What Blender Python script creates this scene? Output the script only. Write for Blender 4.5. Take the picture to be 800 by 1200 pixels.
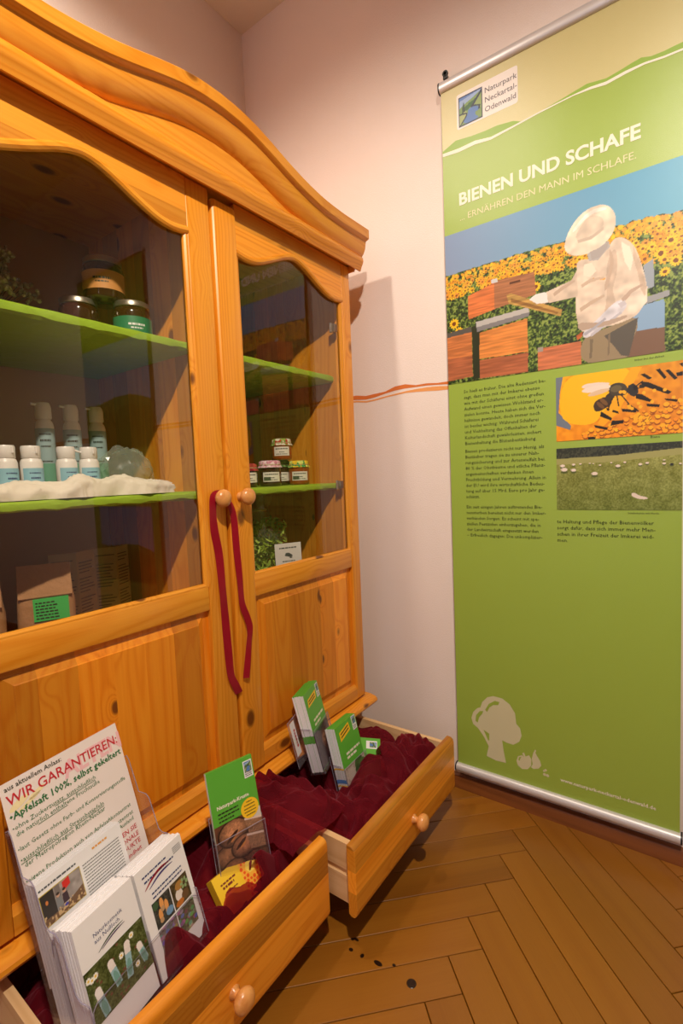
import bpy, bmesh, math, random
import numpy as np
from mathutils import Vector, Matrix, noise as mnoise
from mathutils.geometry import tessellate_polygon

SC = bpy.context.scene
COL = SC.collection
for _o in list(bpy.data.objects):
    bpy.data.objects.remove(_o)

# ------------------------------------------------------------------ camera
YW = 1.4626          # wall behind the banner
XL = -1.445          # wall behind the cabinet
ZC = 2.748           # ceiling
XF = -0.886          # front face of the cabinet doors

yaw, pitch, roll = 0.62873267, -0.07162717, -0.04214033
cyw, syw, cp, sp = math.cos(yaw), math.sin(yaw), math.cos(pitch), math.sin(pitch)
fwd = Vector((-syw * cp, cyw * cp, sp))
rgt0 = Vector((cyw, syw, 0))
up0 = rgt0.cross(fwd)
rgt = rgt0 * math.cos(roll) + up0 * math.sin(roll)
upv = -rgt0 * math.sin(roll) + up0 * math.cos(roll)
camd = bpy.data.cameras.new('camera')
camd.sensor_fit = 'VERTICAL'
camd.sensor_height = 36.0
camd.lens = 576.977 / 1200 * 36.0
camd.clip_start = 0.02
cam = bpy.data.objects.new('camera', camd)
cam.matrix_world = Matrix(((rgt.x, upv.x, -fwd.x, 0), (rgt.y, upv.y, -fwd.y, 0), (rgt.z, upv.z, -fwd.z, 1.03), (0, 0, 0, 1)))
COL.objects.link(cam)
SC.camera = cam

# ------------------------------------------------------------------ light
SC.view_settings.view_transform = 'Standard'
SC.view_settings.look = 'None'
SC.view_settings.exposure = 0.02
SC.view_settings.gamma = 1.0
SC.view_settings.use_curve_mapping = False
world = bpy.data.worlds.new('room_light')
SC.world = world
world.use_nodes = True
bg = world.node_tree.nodes['Background']
bg.inputs[0].default_value = (0.90, 0.89, 1.0, 1)
bg.inputs[1].default_value = 0.25


def lamp(name, loc, energy, color, radius=0.03):
    """shaded ceiling lamp: throws its light downwards with a soft edge"""
    d = bpy.data.lights.new(name, 'SPOT')
    d.energy = energy
    d.color = color
    d.spot_size = math.radians(174)
    d.spot_blend = 0.62
    d.shadow_soft_size = radius
    o = bpy.data.objects.new(name, d)
    o.location = loc
    COL.objects.link(o)


lamp('ceiling_lamp', (-0.86, 0.42, 2.56), 38, (1.0, 0.87, 0.72))
lamp('ceiling_lamp', (0.26, -0.14, 2.56), 172, (1.0, 0.87, 0.72))
# daylight through the window in the rear wall
wd = bpy.data.lights.new('window_daylight', 'AREA')
wd.shape = 'RECTANGLE'
wd.size, wd.size_y = 1.5, 1.4
wd.energy = 46
wd.color = (0.70, 0.73, 1.0)
wo = bpy.data.objects.new('window_daylight', wd)
wo.location = (-0.1, -2.29, 1.55)
wo.rotation_euler = (math.radians(90), 0, math.radians(180))
COL.objects.link(wo)

# ------------------------------------------------------------------ materials


def lin(c):
    return tuple((x / 255 / 12.92) if x / 255 <= 0.04045 else ((x / 255 + 0.055) / 1.055) ** 2.4 for x in c[:3])


def sset(node, **kw):
    for k, v in kw.items():
        node.inputs[k.replace('_', ' ')].default_value = v


MATS = {}


def mat(name, rgb=(200, 200, 200), rough=0.5, metal=0.0, bump=None, vary=None, **kw):
    """principled material; bump=(scale, strength); vary=(scale, amount) mottles the colour"""
    if name in MATS:
        return MATS[name]
    m = bpy.data.materials.new(name)
    m.use_nodes = True
    nt = m.node_tree
    b = nt.nodes['Principled BSDF']
    c = lin(rgb)
    b.inputs['Base Color'].default_value = (*c, 1)
    b.inputs['Roughness'].default_value = rough
    b.inputs['Metallic'].default_value = metal
    for k, v in kw.items():
        b.inputs[k.replace('_', ' ')].default_value = v
    if vary or bump:
        tc = nt.nodes.new('ShaderNodeTexCoord')
    if vary:
        n = nt.nodes.new('ShaderNodeTexNoise')
        sset(n, Scale=vary[0], Detail=4.0)
        nt.links.new(tc.outputs['Object'], n.inputs['Vector'])
        r = nt.nodes.new('ShaderNodeMapRange')
        sset(r, From_Min=0.3, From_Max=0.7, To_Min=1 - vary[1], To_Max=1 + vary[1])
        nt.links.new(n.outputs['Fac'], r.inputs['Value'])
        mx = nt.nodes.new('ShaderNodeMix')
        mx.data_type = 'RGBA'
        mx.blend_type = 'MULTIPLY'
        mx.inputs[0].default_value = 1
        mx.inputs[6].default_value = (*c, 1)
        nt.links.new(r.outputs[0], mx.inputs[7])
        nt.links.new(mx.outputs[2], b.inputs['Base Color'])
    if bump:
        n = nt.nodes.new('ShaderNodeTexNoise')
        sset(n, Scale=bump[0], Detail=3.0)
        nt.links.new(tc.outputs['Object'], n.inputs['Vector'])
        bm_ = nt.nodes.new('ShaderNodeBump')
        sset(bm_, Strength=bump[1], Distance=0.01)
        nt.links.new(n.outputs['Fac'], bm_.inputs['Height'])
        nt.links.new(bm_.outputs[0], b.inputs['Normal'])
    MATS[name] = m
    return m


def thin_clear(name, tint=(0.95, 0.96, 0.94), ior=1.5, rough=0.0, haze=0.0, haze_rgb=(0.9, 0.9, 0.9)):
    """thin clear sheet: passes light straight on and mirrors by Fresnel"""
    if name in MATS:
        return MATS[name]
    m = bpy.data.materials.new(name)
    m.use_nodes = True
    nt = m.node_tree
    nt.nodes.remove(nt.nodes['Principled BSDF'])
    out = nt.nodes['Material Output']
    tr = nt.nodes.new('ShaderNodeBsdfTransparent')
    tr.inputs[0].default_value = (*tint, 1)
    gl = nt.nodes.new('ShaderNodeBsdfGlossy')
    sset(gl, Roughness=rough)
    # Schlick on the absolute angle, so both faces of the sheet behave alike; two surfaces mirror
    ge = nt.nodes.new('ShaderNodeNewGeometry')
    dt = nt.nodes.new('ShaderNodeVectorMath')
    dt.operation = 'DOT_PRODUCT'
    nt.links.new(ge.outputs['Normal'], dt.inputs[0])
    nt.links.new(ge.outputs['Incoming'], dt.inputs[1])
    f0 = 2 * ((ior - 1) / (ior + 1)) ** 2

    def m_(op, a, b=None):
        n = nt.nodes.new('ShaderNodeMath')
        n.operation = op
        n.use_clamp = op == 'ADD'
        for i, v in enumerate((a, b)):
            if v is None:
                continue
            if isinstance(v, (int, float)):
                n.inputs[i].default_value = v
            else:
                nt.links.new(v, n.inputs[i])
        return n.outputs[0]
    k = m_('SUBTRACT', 1.0, m_('ABSOLUTE', dt.outputs['Value']))
    fr = m_('ADD', m_('MULTIPLY', m_('POWER', k, 5.0), 1 - f0), f0)
    mx = nt.nodes.new('ShaderNodeMixShader')
    nt.links.new(fr, mx.inputs[0])
    nt.links.new(tr.outputs[0], mx.inputs[1])
    nt.links.new(gl.outputs[0], mx.inputs[2])
    last = mx
    if haze:
        df = nt.nodes.new('ShaderNodeBsdfDiffuse')
        df.inputs[0].default_value = (*haze_rgb, 1)
        m2 = nt.nodes.new('ShaderNodeMixShader')
        m2.inputs[0].default_value = haze
        nt.links.new(mx.outputs[0], m2.inputs[1])
        nt.links.new(df.outputs[0], m2.inputs[2])
        last = m2
    nt.links.new(last.outputs[0], out.inputs[0])
    MATS[name] = m
    return m


def print_mat(rough=0.45):
    nm = 'printed_colours_%d' % int(rough * 100)
    if nm in MATS:
        return MATS[nm]
    m = bpy.data.materials.new(nm)
    m.use_nodes = True
    nt = m.node_tree
    b = nt.nodes['Principled BSDF']
    a = nt.nodes.new('ShaderNodeAttribute')
    a.attribute_name = 'ink'
    nt.links.new(a.outputs['Color'], b.inputs['Base Color'])
    b.inputs['Roughness'].default_value = rough
    MATS[nm] = m
    return m


def wood(name, axis, light, mid, dark, stave=0.0, ring=1.0, knots=1.0, rough=0.38, coat=0.15, vary=0.12, scale=1.0, seed=0.0, across=None, contrast=0.5):
    """procedural board: growth rings drawn out along the axis, fine grain, knots, glued staves"""
    if name in MATS:
        return MATS[name]
    m = bpy.data.materials.new(name)
    m.use_nodes = True
    nt = m.node_tree
    N, L = nt.nodes.new, nt.links.new
    b = nt.nodes['Principled BSDF']

    def math_(op, a, c=None, d=None):
        n = N('ShaderNodeMath')
        n.operation = op
        for i, v in enumerate((a, c, d)):
            if v is None:
                continue
            if isinstance(v, (int, float)):
                n.inputs[i].default_value = v
            else:
                L(v, n.inputs[i])
        return n.outputs[0]
    tc = N('ShaderNodeTexCoord')
    oi = N('ShaderNodeObjectInfo')
    sx = N('ShaderNodeSeparateXYZ')
    L(tc.outputs['Object'], sx.inputs[0])
    ax = 'XYZ'.index(axis)
    oth = [i for i in range(3) if i != ax]
    g = sx.outputs[ax]
    p, q = sx.outputs[oth[0]], sx.outputs[oth[1]]
    if across is not None:
        ac = sx.outputs['XYZ'.index(across)]
    else:
        ac = math_('ADD', p, q)
    wn_out = None
    off = math_('MULTIPLY', oi.outputs['Random'], 37.0)
    off = math_('ADD', off, seed)
    if stave:
        cell = math_('FLOOR', math_('DIVIDE', math_('ADD', ac, math_('MULTIPLY', oi.outputs['Random'], 0.3)), stave))
        wn = N('ShaderNodeTexWhiteNoise')
        wn.noise_dimensions = '1D'
        L(math_('ADD', cell, off), wn.inputs['W'])
        wn_out = wn.outputs['Value']
        off = math_('ADD', off, math_('MULTIPLY', wn_out, 19.0))
    cb = N('ShaderNodeCombineXYZ')
    L(math_('ADD', p, off), cb.inputs[0])
    L(math_('ADD', q, off), cb.inputs[1])
    L(math_('MULTIPLY', math_('ADD', g, off), 0.055), cb.inputs[2])
    # knots
    cbk = N('ShaderNodeCombineXYZ')
    L(math_('ADD', p, off), cbk.inputs[0])
    L(math_('ADD', q, off), cbk.inputs[1])
    L(math_('MULTIPLY', math_('ADD', g, off), 0.60), cbk.inputs[2])
    vo = N('ShaderNodeTexVoronoi')
    sset(vo, Scale=12.0 * scale)
    L(cbk.outputs[0], vo.inputs['Vector'])
    sepc = N('ShaderNodeSeparateColor')
    L(vo.outputs['Color'], sepc.inputs[0])
    gate = math_('GREATER_THAN', sepc.outputs[0], 0.25)
    rad = math_('ADD', math_('MULTIPLY', sepc.outputs[1], 0.10), 0.060)
    kn = N('ShaderNodeMapRange')
    kn.interpolation_type = 'SMOOTHSTEP'
    L(math_('DIVIDE', vo.outputs['Distance'], rad), kn.inputs['Value'])
    sset(kn, From_Min=0.65, From_Max=1.35, To_Min=1.0, To_Max=0.0)
    knot = math_('MULTIPLY', math_('MULTIPLY', kn.outputs[0], gate), knots)
    halo = math_('MULTIPLY', math_('EXPONENT', math_('MULTIPLY', vo.outputs['Distance'], -9.0)), math_('MULTIPLY', gate, 0.35 * knots))
    # rings = contour lines of a stretched noise, bent round the knots
    n1 = N('ShaderNodeTexNoise')
    sset(n1, Scale=7.0 * scale, Detail=1.5, Roughness=0.35)
    L(cb.outputs[0], n1.inputs['Vector'])
    v = math_('ADD', n1.outputs['Fac'], halo)
    rg = math_('SINE', math_('MULTIPLY', v, 165.0 * ring))
    rg = math_('MULTIPLY', math_('ADD', rg, 1.0), 0.5)
    rg = math_('POWER', rg, 2.2)
    # fine grain
    cb2 = N('ShaderNodeCombineXYZ')
    L(math_('ADD', p, off), cb2.inputs[0])
    L(math_('ADD', q, off), cb2.inputs[1])
    L(math_('MULTIPLY', g, 0.02), cb2.inputs[2])
    n2 = N('ShaderNodeTexNoise')
    sset(n2, Scale=260.0 * scale, Detail=2.0)
    L(cb2.outputs[0], n2.inputs['Vector'])
    n3 = N('ShaderNodeTexNoise')
    sset(n3, Scale=7.0 * scale, Detail=3.0)
    L(cb.outputs[0], n3.inputs['Vector'])
    f = math_('ADD', math_('MULTIPLY', rg, 0.24), math_('MULTIPLY', n2.outputs['Fac'], 0.36))
    f = math_('ADD', f, math_('MULTIPLY', math_('SUBTRACT', n3.outputs['Fac'], 0.5), 0.6))
    cr = N('ShaderNodeValToRGB')
    cr.color_ramp.elements[0].position = 0.05
    cr.color_ramp.elements[0].color = (*lin(light), 1)
    cr.color_ramp.elements[1].position = 0.85
    cr.color_ramp.elements[1].color = (*lin(dark), 1)
    e = cr.color_ramp.elements.new(0.42)
    e.color = (*lin(mid), 1)
    L(f, cr.inputs[0])
    # stave / object tone
    tone = math_('ADD', math_('MULTIPLY', oi.outputs['Random'], vary), 1 - vary / 2)
    if wn_out is not None:
        tone = math_('MULTIPLY', tone, math_('ADD', math_('MULTIPLY', wn_out, contrast), 1.0 - contrast * .62))
    mx = N('ShaderNodeMix')
    mx.data_type = 'RGBA'
    mx.blend_type = 'MULTIPLY'
    mx.inputs[0].default_value = 1
    L(cr.outputs[0], mx.inputs[6])
    L(tone, mx.inputs[7])
    mk = N('ShaderNodeMix')
    mk.data_type = 'RGBA'
    L(math_('MULTIPLY', knot, 0.85), mk.inputs[0])
    L(mx.outputs[2], mk.inputs[6])
    mk.inputs[7].default_value = (*lin((84, 32, 12)), 1)
    L(mk.outputs[2], b.inputs['Base Color'])
    b.inputs['Roughness'].default_value = rough
    b.inputs['Coat Weight'].default_value = coat
    b.inputs['Coat Roughness'].default_value = 0.25
    bp = N('ShaderNodeBump')
    sset(bp, Strength=0.12, Distance=0.002)
    L(f, bp.inputs['Height'])
    L(bp.outputs[0], b.inputs['Normal'])
    MATS[name] = m
    return m


PL, PM, PD = (238, 160, 50), (224, 138, 28), (180, 92, 10)
PINE_Y = wood('pine_along_y', 'Y', PL, PM, PD, stave=0.0, rough=0.33)
PINE_Z = wood('pine_along_z', 'Z', PL, PM, PD, stave=0.0, rough=0.33)
PINE_YS = wood('pine_staves_along_y', 'Y', PL, PM, PD, stave=0.047, across='Z')
PINE_ZS = wood('pine_staves_along_z', 'Z', (234, 148, 34), (222, 126, 16), (170, 80, 4), stave=0.066, across='Y', contrast=.6)
PINE_ZX = wood('pine_sides_along_z', 'Z', PL, PM, PD, stave=0.07, across='X')
PINE_RAW = wood('raw_pine_along_x', 'X', (228, 190, 140), (214, 170, 118), (190, 140, 88), knots=0.3, rough=0.6, coat=0)
PINE_X = wood('pine_along_x', 'X', PL, PM, PD, rough=0.4)
PINE_K = wood('turned_pine', 'X', (226, 160, 90), (208, 136, 70), (178, 104, 48), knots=0, rough=0.3, coat=0.3, ring=0.5)
OAK = wood('parquet_oak', 'X', (148, 94, 24), (138, 84, 18), (114, 64, 10), ring=0.12, knots=0.0, rough=0.38, coat=0.2, vary=0.26, scale=1.3)
BASEB = wood('stained_baseboard', 'X', (140, 82, 38), (122, 68, 30), (92, 48, 20), ring=0.4, knots=0, rough=0.4)
WALL = mat('pale_plaster', (236, 222, 214), 0.9, bump=(240.0, 0.12), vary=(3.0, 0.02))
WALLF = mat('low_bounce_wall', (150, 132, 120), 0.9, bump=(240.0, 0.1))  # unseen walls, colour darkened to cut bounced fill light
CEIL = mat('ceiling_plaster', (214, 206, 196), 0.9, bump=(160.0, 0.1))
GLASS = thin_clear('door_glass', (0.96, 0.96, 0.93), ior=1.46)
ACRYL = thin_clear('clear_acrylic', (0.96, 0.95, 0.97), ior=1.28, haze=0.010, haze_rgb=(0.85, 0.8, 0.95))
CELLO = thin_clear('clear_film', (0.97, 0.98, 0.97), ior=1.35, rough=0.06, haze=0.015)
RIM = thin_clear('edge_glint_tint', (0.55, 0.5, 0.62), ior=1.5, haze=0.25, haze_rgb=(0.8, 0.75, 0.9))  # lilac haze stands in for light and dark lines on acrylic edges
JARGL = mat('jar_glass_dark', (46, 26, 16), 0.08, Coat_Weight=0.5)
GREENP = mat('green_paper', (150, 184, 40), 0.55, bump=(30.0, 0.35), vary=(6.0, 0.06))
BANG = mat('banner_green', (152, 178, 70), 0.34, bump=(700.0, 0.10), Specular_IOR_Level=0.6)
BANT = mat('banner_pale_field', (200, 190, 130), 0.34, bump=(700.0, 0.10), Specular_IOR_Level=0.8)
BANH = mat('banner_hill_green', (140, 176, 62), 0.42)
CREAM = mat('print_cream', (238, 232, 214), 0.45)
WHITE = mat('white_paper', (236, 234, 236), 0.6)
WHITEP = mat('white_plastic', (232, 228, 222), 0.35)
DARKINK = mat('print_dark', (40, 46, 26), 0.5)
BLACK = mat('black_plastic', (20, 20, 22), 0.4)
ALU = mat('satin_aluminium', (214, 210, 210), 0.38, 0.35)
STEEL = mat('lid_metal', (190, 180, 165), 0.3, 0.9)
LEAFG = mat('leaflet_green', (92, 172, 56), 0.35)
YELLOW = mat('print_yellow', (246, 196, 40), 0.4)
RED = mat('print_red', (200, 36, 52), 0.5)
GREENINK = mat('print_green', (40, 112, 60), 0.5)
GREYINK = mat('print_grey', (84, 88, 92), 0.5)
BLUEINK = mat('print_blue', (44, 58, 110), 0.5)
CLOTHW = mat('white_cloth', (232, 222, 204), 0.85, bump=(500.0, 0.1))
RIBBON = mat('red_ribbon', (186, 12, 44), 0.4, Sheen_Weight=0.3)
ORANGEP = mat('wall_paint_orange', (214, 116, 52), 0.85)
ORANGEL = mat('wall_paint_apricot', (232, 158, 92), 0.85)
PLY = mat('cabinet_back_ply', (186, 150, 110), 0.6, vary=(5.0, 0.08))
STAIN = mat('dark_spill', (34, 18, 12), 0.3)
KRAFT = mat('kraft_paper', (172, 122, 78), 0.75, bump=(60.0, 0.25), vary=(20.0, 0.06))

# ------------------------------------------------------------------ mesh helpers


def finish(bm, name, mats, parent=None, base=(0, 0, 0), smooth=0.45):
    me = bpy.data.meshes.new(name)
    bmesh.ops.recalc_face_normals(bm, faces=bm.faces[:])
    if base != (0, 0, 0):
        bmesh.ops.translate(bm, verts=bm.verts[:], vec=-Vector(base))
    bm.to_mesh(me)
    bm.free()
    if not isinstance(mats, (list, tuple)):
        mats = [mats]
    for m in mats:
        me.materials.append(m)
    if smooth:
        me.polygons.foreach_set('use_smooth', [True] * len(me.polygons))
        me.set_sharp_from_angle(angle=smooth)
    o = bpy.data.objects.new(name, me)
    COL.objects.link(o)
    if parent is not None:
        o.parent = parent
    return o


def B():
    return bmesh.new()


def box(bm, x0, x1, y0, y1, z0, z1, bev=0.0, mi=0, seg=2):
    t = bmesh.new()
    r = bmesh.ops.create_cube(t, size=1)
    bmesh.ops.scale(t, vec=(x1 - x0, y1 - y0, z1 - z0), verts=t.verts)
    bmesh.ops.translate(t, vec=((x0 + x1) / 2, (y0 + y1) / 2, (z0 + z1) / 2), verts=t.verts)
    if bev:
        bmesh.ops.bevel(t, geom=t.edges[:], offset=bev, segments=seg, affect='EDGES', profile=0.5)
    add(bm, t, mi)


def add(bm, t, mi=0):
    vs = [bm.verts.new(v.co) for v in t.verts]
    t.verts.index_update()
    for f in t.faces:
        try:
            nf = bm.faces.new([vs[v.index] for v in f.verts])
            nf.material_index = mi
        except ValueError:
            pass
    t.free()


def prism(bm, pts, axis, a, b, mi=0, bev=0.0, seg=2):
    """polygon pts in the two other axes (x,y,z order), extruded along axis from a to b"""
    t = bmesh.new()

    def mk(p, c):
        if axis == 'x':
            return (c, p[0], p[1])
        if axis == 'y':
            return (p[0], c, p[1])
        return (p[0], p[1], c)
    va = [t.verts.new(mk(p, a)) for p in pts]
    vb = [t.verts.new(mk(p, b)) for p in pts]
    n = len(pts)
    t.faces.new(va)
    t.faces.new(vb[::-1])
    for i in range(n):
        t.faces.new((va[i], va[(i + 1) % n], vb[(i + 1) % n], vb[i]))
    bmesh.ops.recalc_face_normals(t, faces=t.faces[:])
    if bev:
        bmesh.ops.bevel(t, geom=t.edges[:], offset=bev, segments=seg, affect='EDGES', profile=0.5)
    if n > 4:
        bmesh.ops.triangulate(t, faces=[f for f in t.faces if len(f.verts) > 4])
    add(bm, t, mi)


def lathe(bm, prof, c=(0, 0, 0), axis='z', n=24, mi=0, flute=None):
    """prof = [(radius, height)]; flute=(count, depth, from_row) ripples the radius"""
    rows = []
    for k, (r, h) in enumerate(prof):
        row = []
        for i in range(n):
            a = 2 * math.pi * i / n
            rr = r
            if flute and k >= flute[2]:
                rr = r * (1 + flute[1] * math.sin(flute[0] * a))
            u, v = rr * math.cos(a), rr * math.sin(a)
            if axis == 'z':
                co = (c[0] + u, c[1] + v, c[2] + h)
            elif axis == 'x':
                co = (c[0] + h, c[1] + u, c[2] + v)
            else:
                co = (c[0] + u, c[1] + h, c[2] + v)
            row.append(bm.verts.new(co))
        rows.append(row)
    for k in range(len(rows) - 1):
        for i in range(n):
            f = bm.faces.new((rows[k][i], rows[k][(i + 1) % n], rows[k + 1][(i + 1) % n], rows[k + 1][i]))
            f.material_index = mi
    if prof[0][0] > 1e-5:
        bm.faces.new(rows[0][::-1]).material_index = mi
    if prof[-1][0] > 1e-5:
        bm.faces.new(rows[-1]).material_index = mi


def tube(bm, path, r, n=8, mi=0, closed=False):
    path = [Vector(p) for p in path]
    rows = []
    m = len(path)
    for i, p in enumerate(path):
        if closed:
            d = path[(i + 1) % m] - path[i - 1]
        else:
            d = path[min(i + 1, m - 1)] - path[max(i - 1, 0)]
        d.normalize()
        a = d.cross(Vector((1, 0, 0)))
        if a.length < 1e-3:
            a = d.cross(Vector((0, 1, 0)))
        a.normalize()
        b = d.cross(a)
        rr = r[i] if isinstance(r, (list, tuple)) else r
        rows.append([bm.verts.new(p + (a * math.cos(2 * math.pi * k / n) + b * math.sin(2 * math.pi * k / n)) * rr) for k in range(n)])
    for i in range(m if closed else m - 1):
        A, C = rows[i], rows[(i + 1) % m]
        for k in range(n):
            bm.faces.new((A[k], A[(k + 1) % n], C[(k + 1) % n], C[k])).material_index = mi
    if not closed:
        bm.faces.new(rows[0][::-1])
        bm.faces.new(rows[-1])


def sweep_y(bm, prof, ys, zoff, mi=0):
    """profile (x,z) swept along y, raised by zoff(y)"""
    rows = [[bm.verts.new((px, y, pz + zoff(y))) for px, pz in prof] for y in ys]
    n = len(prof)
    for i in range(len(rows) - 1):
        for k in range(n):
            bm.faces.new((rows[i][k], rows[i][(k + 1) % n], rows[i + 1][(k + 1) % n], rows[i + 1][k])).material_index = mi
    for r in (rows[0], rows[-1][::-1]):
        f = bm.faces.new(r)
        bmesh.ops.triangulate(bm, faces=[f])


def thing(name, label, cat, loc=(0, 0, 0), group=None, matrix=None):
    o = bpy.data.objects.new(name, None)
    o.empty_display_size = 0.05
    COL.objects.link(o)
    if matrix is not None:
        o.matrix_world = matrix
    else:
        o.location = loc
    return tag(o, label, cat, group)


def tag(o, label, cat, group=None):
    o['label'] = label
    o['category'] = cat
    if group:
        o['group'] = group
    return o


def copy_tree(o, parent=None):
    c = o.copy()
    COL.objects.link(c)
    if parent is not None:
        c.parent = parent
    for ch in o.children:
        copy_tree(ch, c)
    return c


def struct(o):
    o['kind'] = 'structure'
    return o


# flat print: text turned to mesh, painted grids
def text(parent, body, org, xd, yd, mt, width=None, size=None, pitch=None, bold=0.0, align='LEFT', name='lettering', res=2, shear=0.0):
    """lettering laid flat: org = left end of the first baseline (parent's local space)"""
    cu = bpy.data.curves.new('t', 'FONT')
    cu.body = body
    cu.size = 1.0
    cu.resolution_u = res
    cu.align_x = align
    cu.shear = shear
    cu.fill_mode = 'FRONT'
    cu.offset = bold
    o = bpy.data.objects.new('t', cu)
    COL.objects.link(o)
    dg = bpy.context.evaluated_depsgraph_get()
    dg.update()
    ev = o.evaluated_get(dg)
    w1 = max(ev.bound_box[i][0] for i in range(8)) - min(ev.bound_box[i][0] for i in range(8))
    s = size if size else width / max(w1, 1e-6)
    if pitch:
        cu.space_line = pitch / s
        dg = bpy.context.evaluated_depsgraph_get()
        dg.update()
        ev = o.evaluated_get(dg)
    me = bpy.data.meshes.new_from_object(ev)
    bpy.data.objects.remove(o)
    bpy.data.curves.remove(cu)
    n = len(me.vertices)
    co = np.zeros(n * 3)
    me.vertices.foreach_get('co', co)
    co = co.reshape(-1, 3)
    org, xd, yd = (np.array(q, float) for q in (org, xd, yd))
    out = org + np.outer(co[:, 0] * s, xd) + np.outer(co[:, 1] * s, yd)
    me.vertices.foreach_set('co', out.ravel())
    me.materials.clear()
    me.materials.append(mt)
    me.name = name
    r = bpy.data.objects.new(name, me)
    COL.objects.link(r)
    r.parent = parent
    return r


def flat(parent, name, pts, org, xd, yd, mt):
    """filled outline laid flat on a surface"""
    bm = B()
    org, xd, yd = Vector(org), Vector(xd), Vector(yd)
    vs = [bm.verts.new(org + xd * a + yd * b) for a, b in pts]
    nrm = xd.cross(yd)
    for t in tessellate_polygon([[Vector((a, b, 0)) for a, b in pts]]):
        f = bm.faces.new([vs[i] for i in t])
        f.normal_update()
        if f.normal.dot(nrm) < 0:
            f.normal_flip()
    me = bpy.data.meshes.new(name)
    bm.to_mesh(me)
    bm.free()
    me.materials.append(mt)
    o = bpy.data.objects.new(name, me)
    COL.objects.link(o)
    o.parent = parent
    return o


class Paint:
    """a printed picture: colours held per vertex of a fine flat grid, x right, y up, in metres"""

    def __init__(s, x0, x1, y0, y1, nx, ny, base=(255, 255, 255), seed=1):
        s.b = (x0, x1, y0, y1)
        s.nx, s.ny = nx, ny
        s.X, s.Y = np.meshgrid(np.linspace(x0, x1, nx), np.linspace(y0, y1, ny))
        s.C = np.zeros((ny, nx, 3)) + np.array(base, float)
        s.rng = np.random.RandomState(seed)

    def noise(s, cx, cy=None):
        cy = cy or cx
        g = s.rng.rand(cy + 2, cx + 2)
        fx = (s.X - s.b[0]) / (s.b[1] - s.b[0]) * cx
        fy = (s.Y - s.b[2]) / (s.b[3] - s.b[2]) * cy
        ix, iy = fx.astype(int), fy.astype(int)
        tx, ty = fx - ix, fy - iy
        tx, ty = tx * tx * (3 - 2 * tx), ty * ty * (3 - 2 * ty)
        return (g[iy, ix] * (1 - tx) + g[iy, ix + 1] * tx) * (1 - ty) + (g[iy + 1, ix] * (1 - tx) + g[iy + 1, ix + 1] * tx) * ty

    def fill(s, mask, c):
        m = mask.astype(float)[..., None] if mask.dtype == bool else mask[..., None]
        s.C = s.C * (1 - m) + np.array(c, float) * m

    def poly(s, pts, c):
        if len(pts) > 7:          # round off the corners of organic outlines
            for _ in range(2):
                pts = [q for i in range(len(pts)) for q in ((.75 * pts[i][0] + .25 * pts[(i + 1) % len(pts)][0], .75 * pts[i][1] + .25 * pts[(i + 1) % len(pts)][1]), (.25 * pts[i][0] + .75 * pts[(i + 1) % len(pts)][0], .25 * pts[i][1] + .75 * pts[(i + 1) % len(pts)][1]))]
        ins = np.zeros(s.X.shape, bool)
        n = len(pts)
        for i in range(n):
            (x1, y1), (x2, y2) = pts[i], pts[(i + 1) % n]
            if y1 == y2:
                continue
            cond = ((y1 > s.Y) != (y2 > s.Y)) & (s.X < (x2 - x1) * (s.Y - y1) / (y2 - y1) + x1)
            ins ^= cond
        s.fill(ins, c)
        return ins

    def ell(s, cx, cy, rx, ry, c, rot=0.0, soft=False):
        R = max(rx, ry) * 1.05
        kx, ky = (s.nx - 1) / (s.b[1] - s.b[0]), (s.ny - 1) / (s.b[3] - s.b[2])
        i0, i1 = max(int((cx - R - s.b[0]) * kx), 0), min(int((cx + R - s.b[0]) * kx) + 2, s.nx)
        j0, j1 = max(int((cy - R - s.b[2]) * ky), 0), min(int((cy + R - s.b[2]) * ky) + 2, s.ny)
        if i0 >= i1 or j0 >= j1:
            return
        w = np.s_[j0:j1, i0:i1]
        dx, dy = s.X[w] - cx, s.Y[w] - cy
        a, b = dx * math.cos(rot) + dy * math.sin(rot), -dx * math.sin(rot) + dy * math.cos(rot)
        d = (a / rx) ** 2 + (b / ry) ** 2
        m = (np.clip(1.5 - 1.5 * d, 0, 1) if soft else (d < 1).astype(float))[..., None]
        s.C[w] = s.C[w] * (1 - m) + np.array(c, float) * m

    def build(s, parent, name, org, xd, yd, rough=0.45):
        org, xd, yd = (np.array(q, float) for q in (org, xd, yd))
        P = org + s.X.ravel()[:, None] * xd + s.Y.ravel()[:, None] * yd
        idx = np.arange(s.nx * s.ny).reshape(s.ny, s.nx)
        F = np.stack([idx[:-1, :-1], idx[:-1, 1:], idx[1:, 1:], idx[1:, :-1]], -1).reshape(-1, 4)
        me = bpy.data.meshes.new(name)
        me.vertices.add(len(P))
        me.vertices.foreach_set('co', P.ravel())
        me.loops.add(F.size)
        me.polygons.add(len(F))
        me.loops.foreach_set('vertex_index', F.ravel())
        me.polygons.foreach_set('loop_start', np.arange(0, F.size, 4))
        me.update()
        c = np.clip(s.C.reshape(-1, 3) / 255, 0, 1)
        c = np.where(c <= 0.04045, c / 12.92, ((c + 0.055) / 1.055) ** 2.4)
        at = me.color_attributes.new('ink', 'FLOAT_COLOR', 'POINT')
        at.data.foreach_set('color', np.hstack([c, np.ones((len(c), 1))]).astype(np.float32).ravel())
        me.materials.append(print_mat(rough))
        o = bpy.data.objects.new(name, me)
        COL.objects.link(o)
        o.parent = parent
        return o


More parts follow.
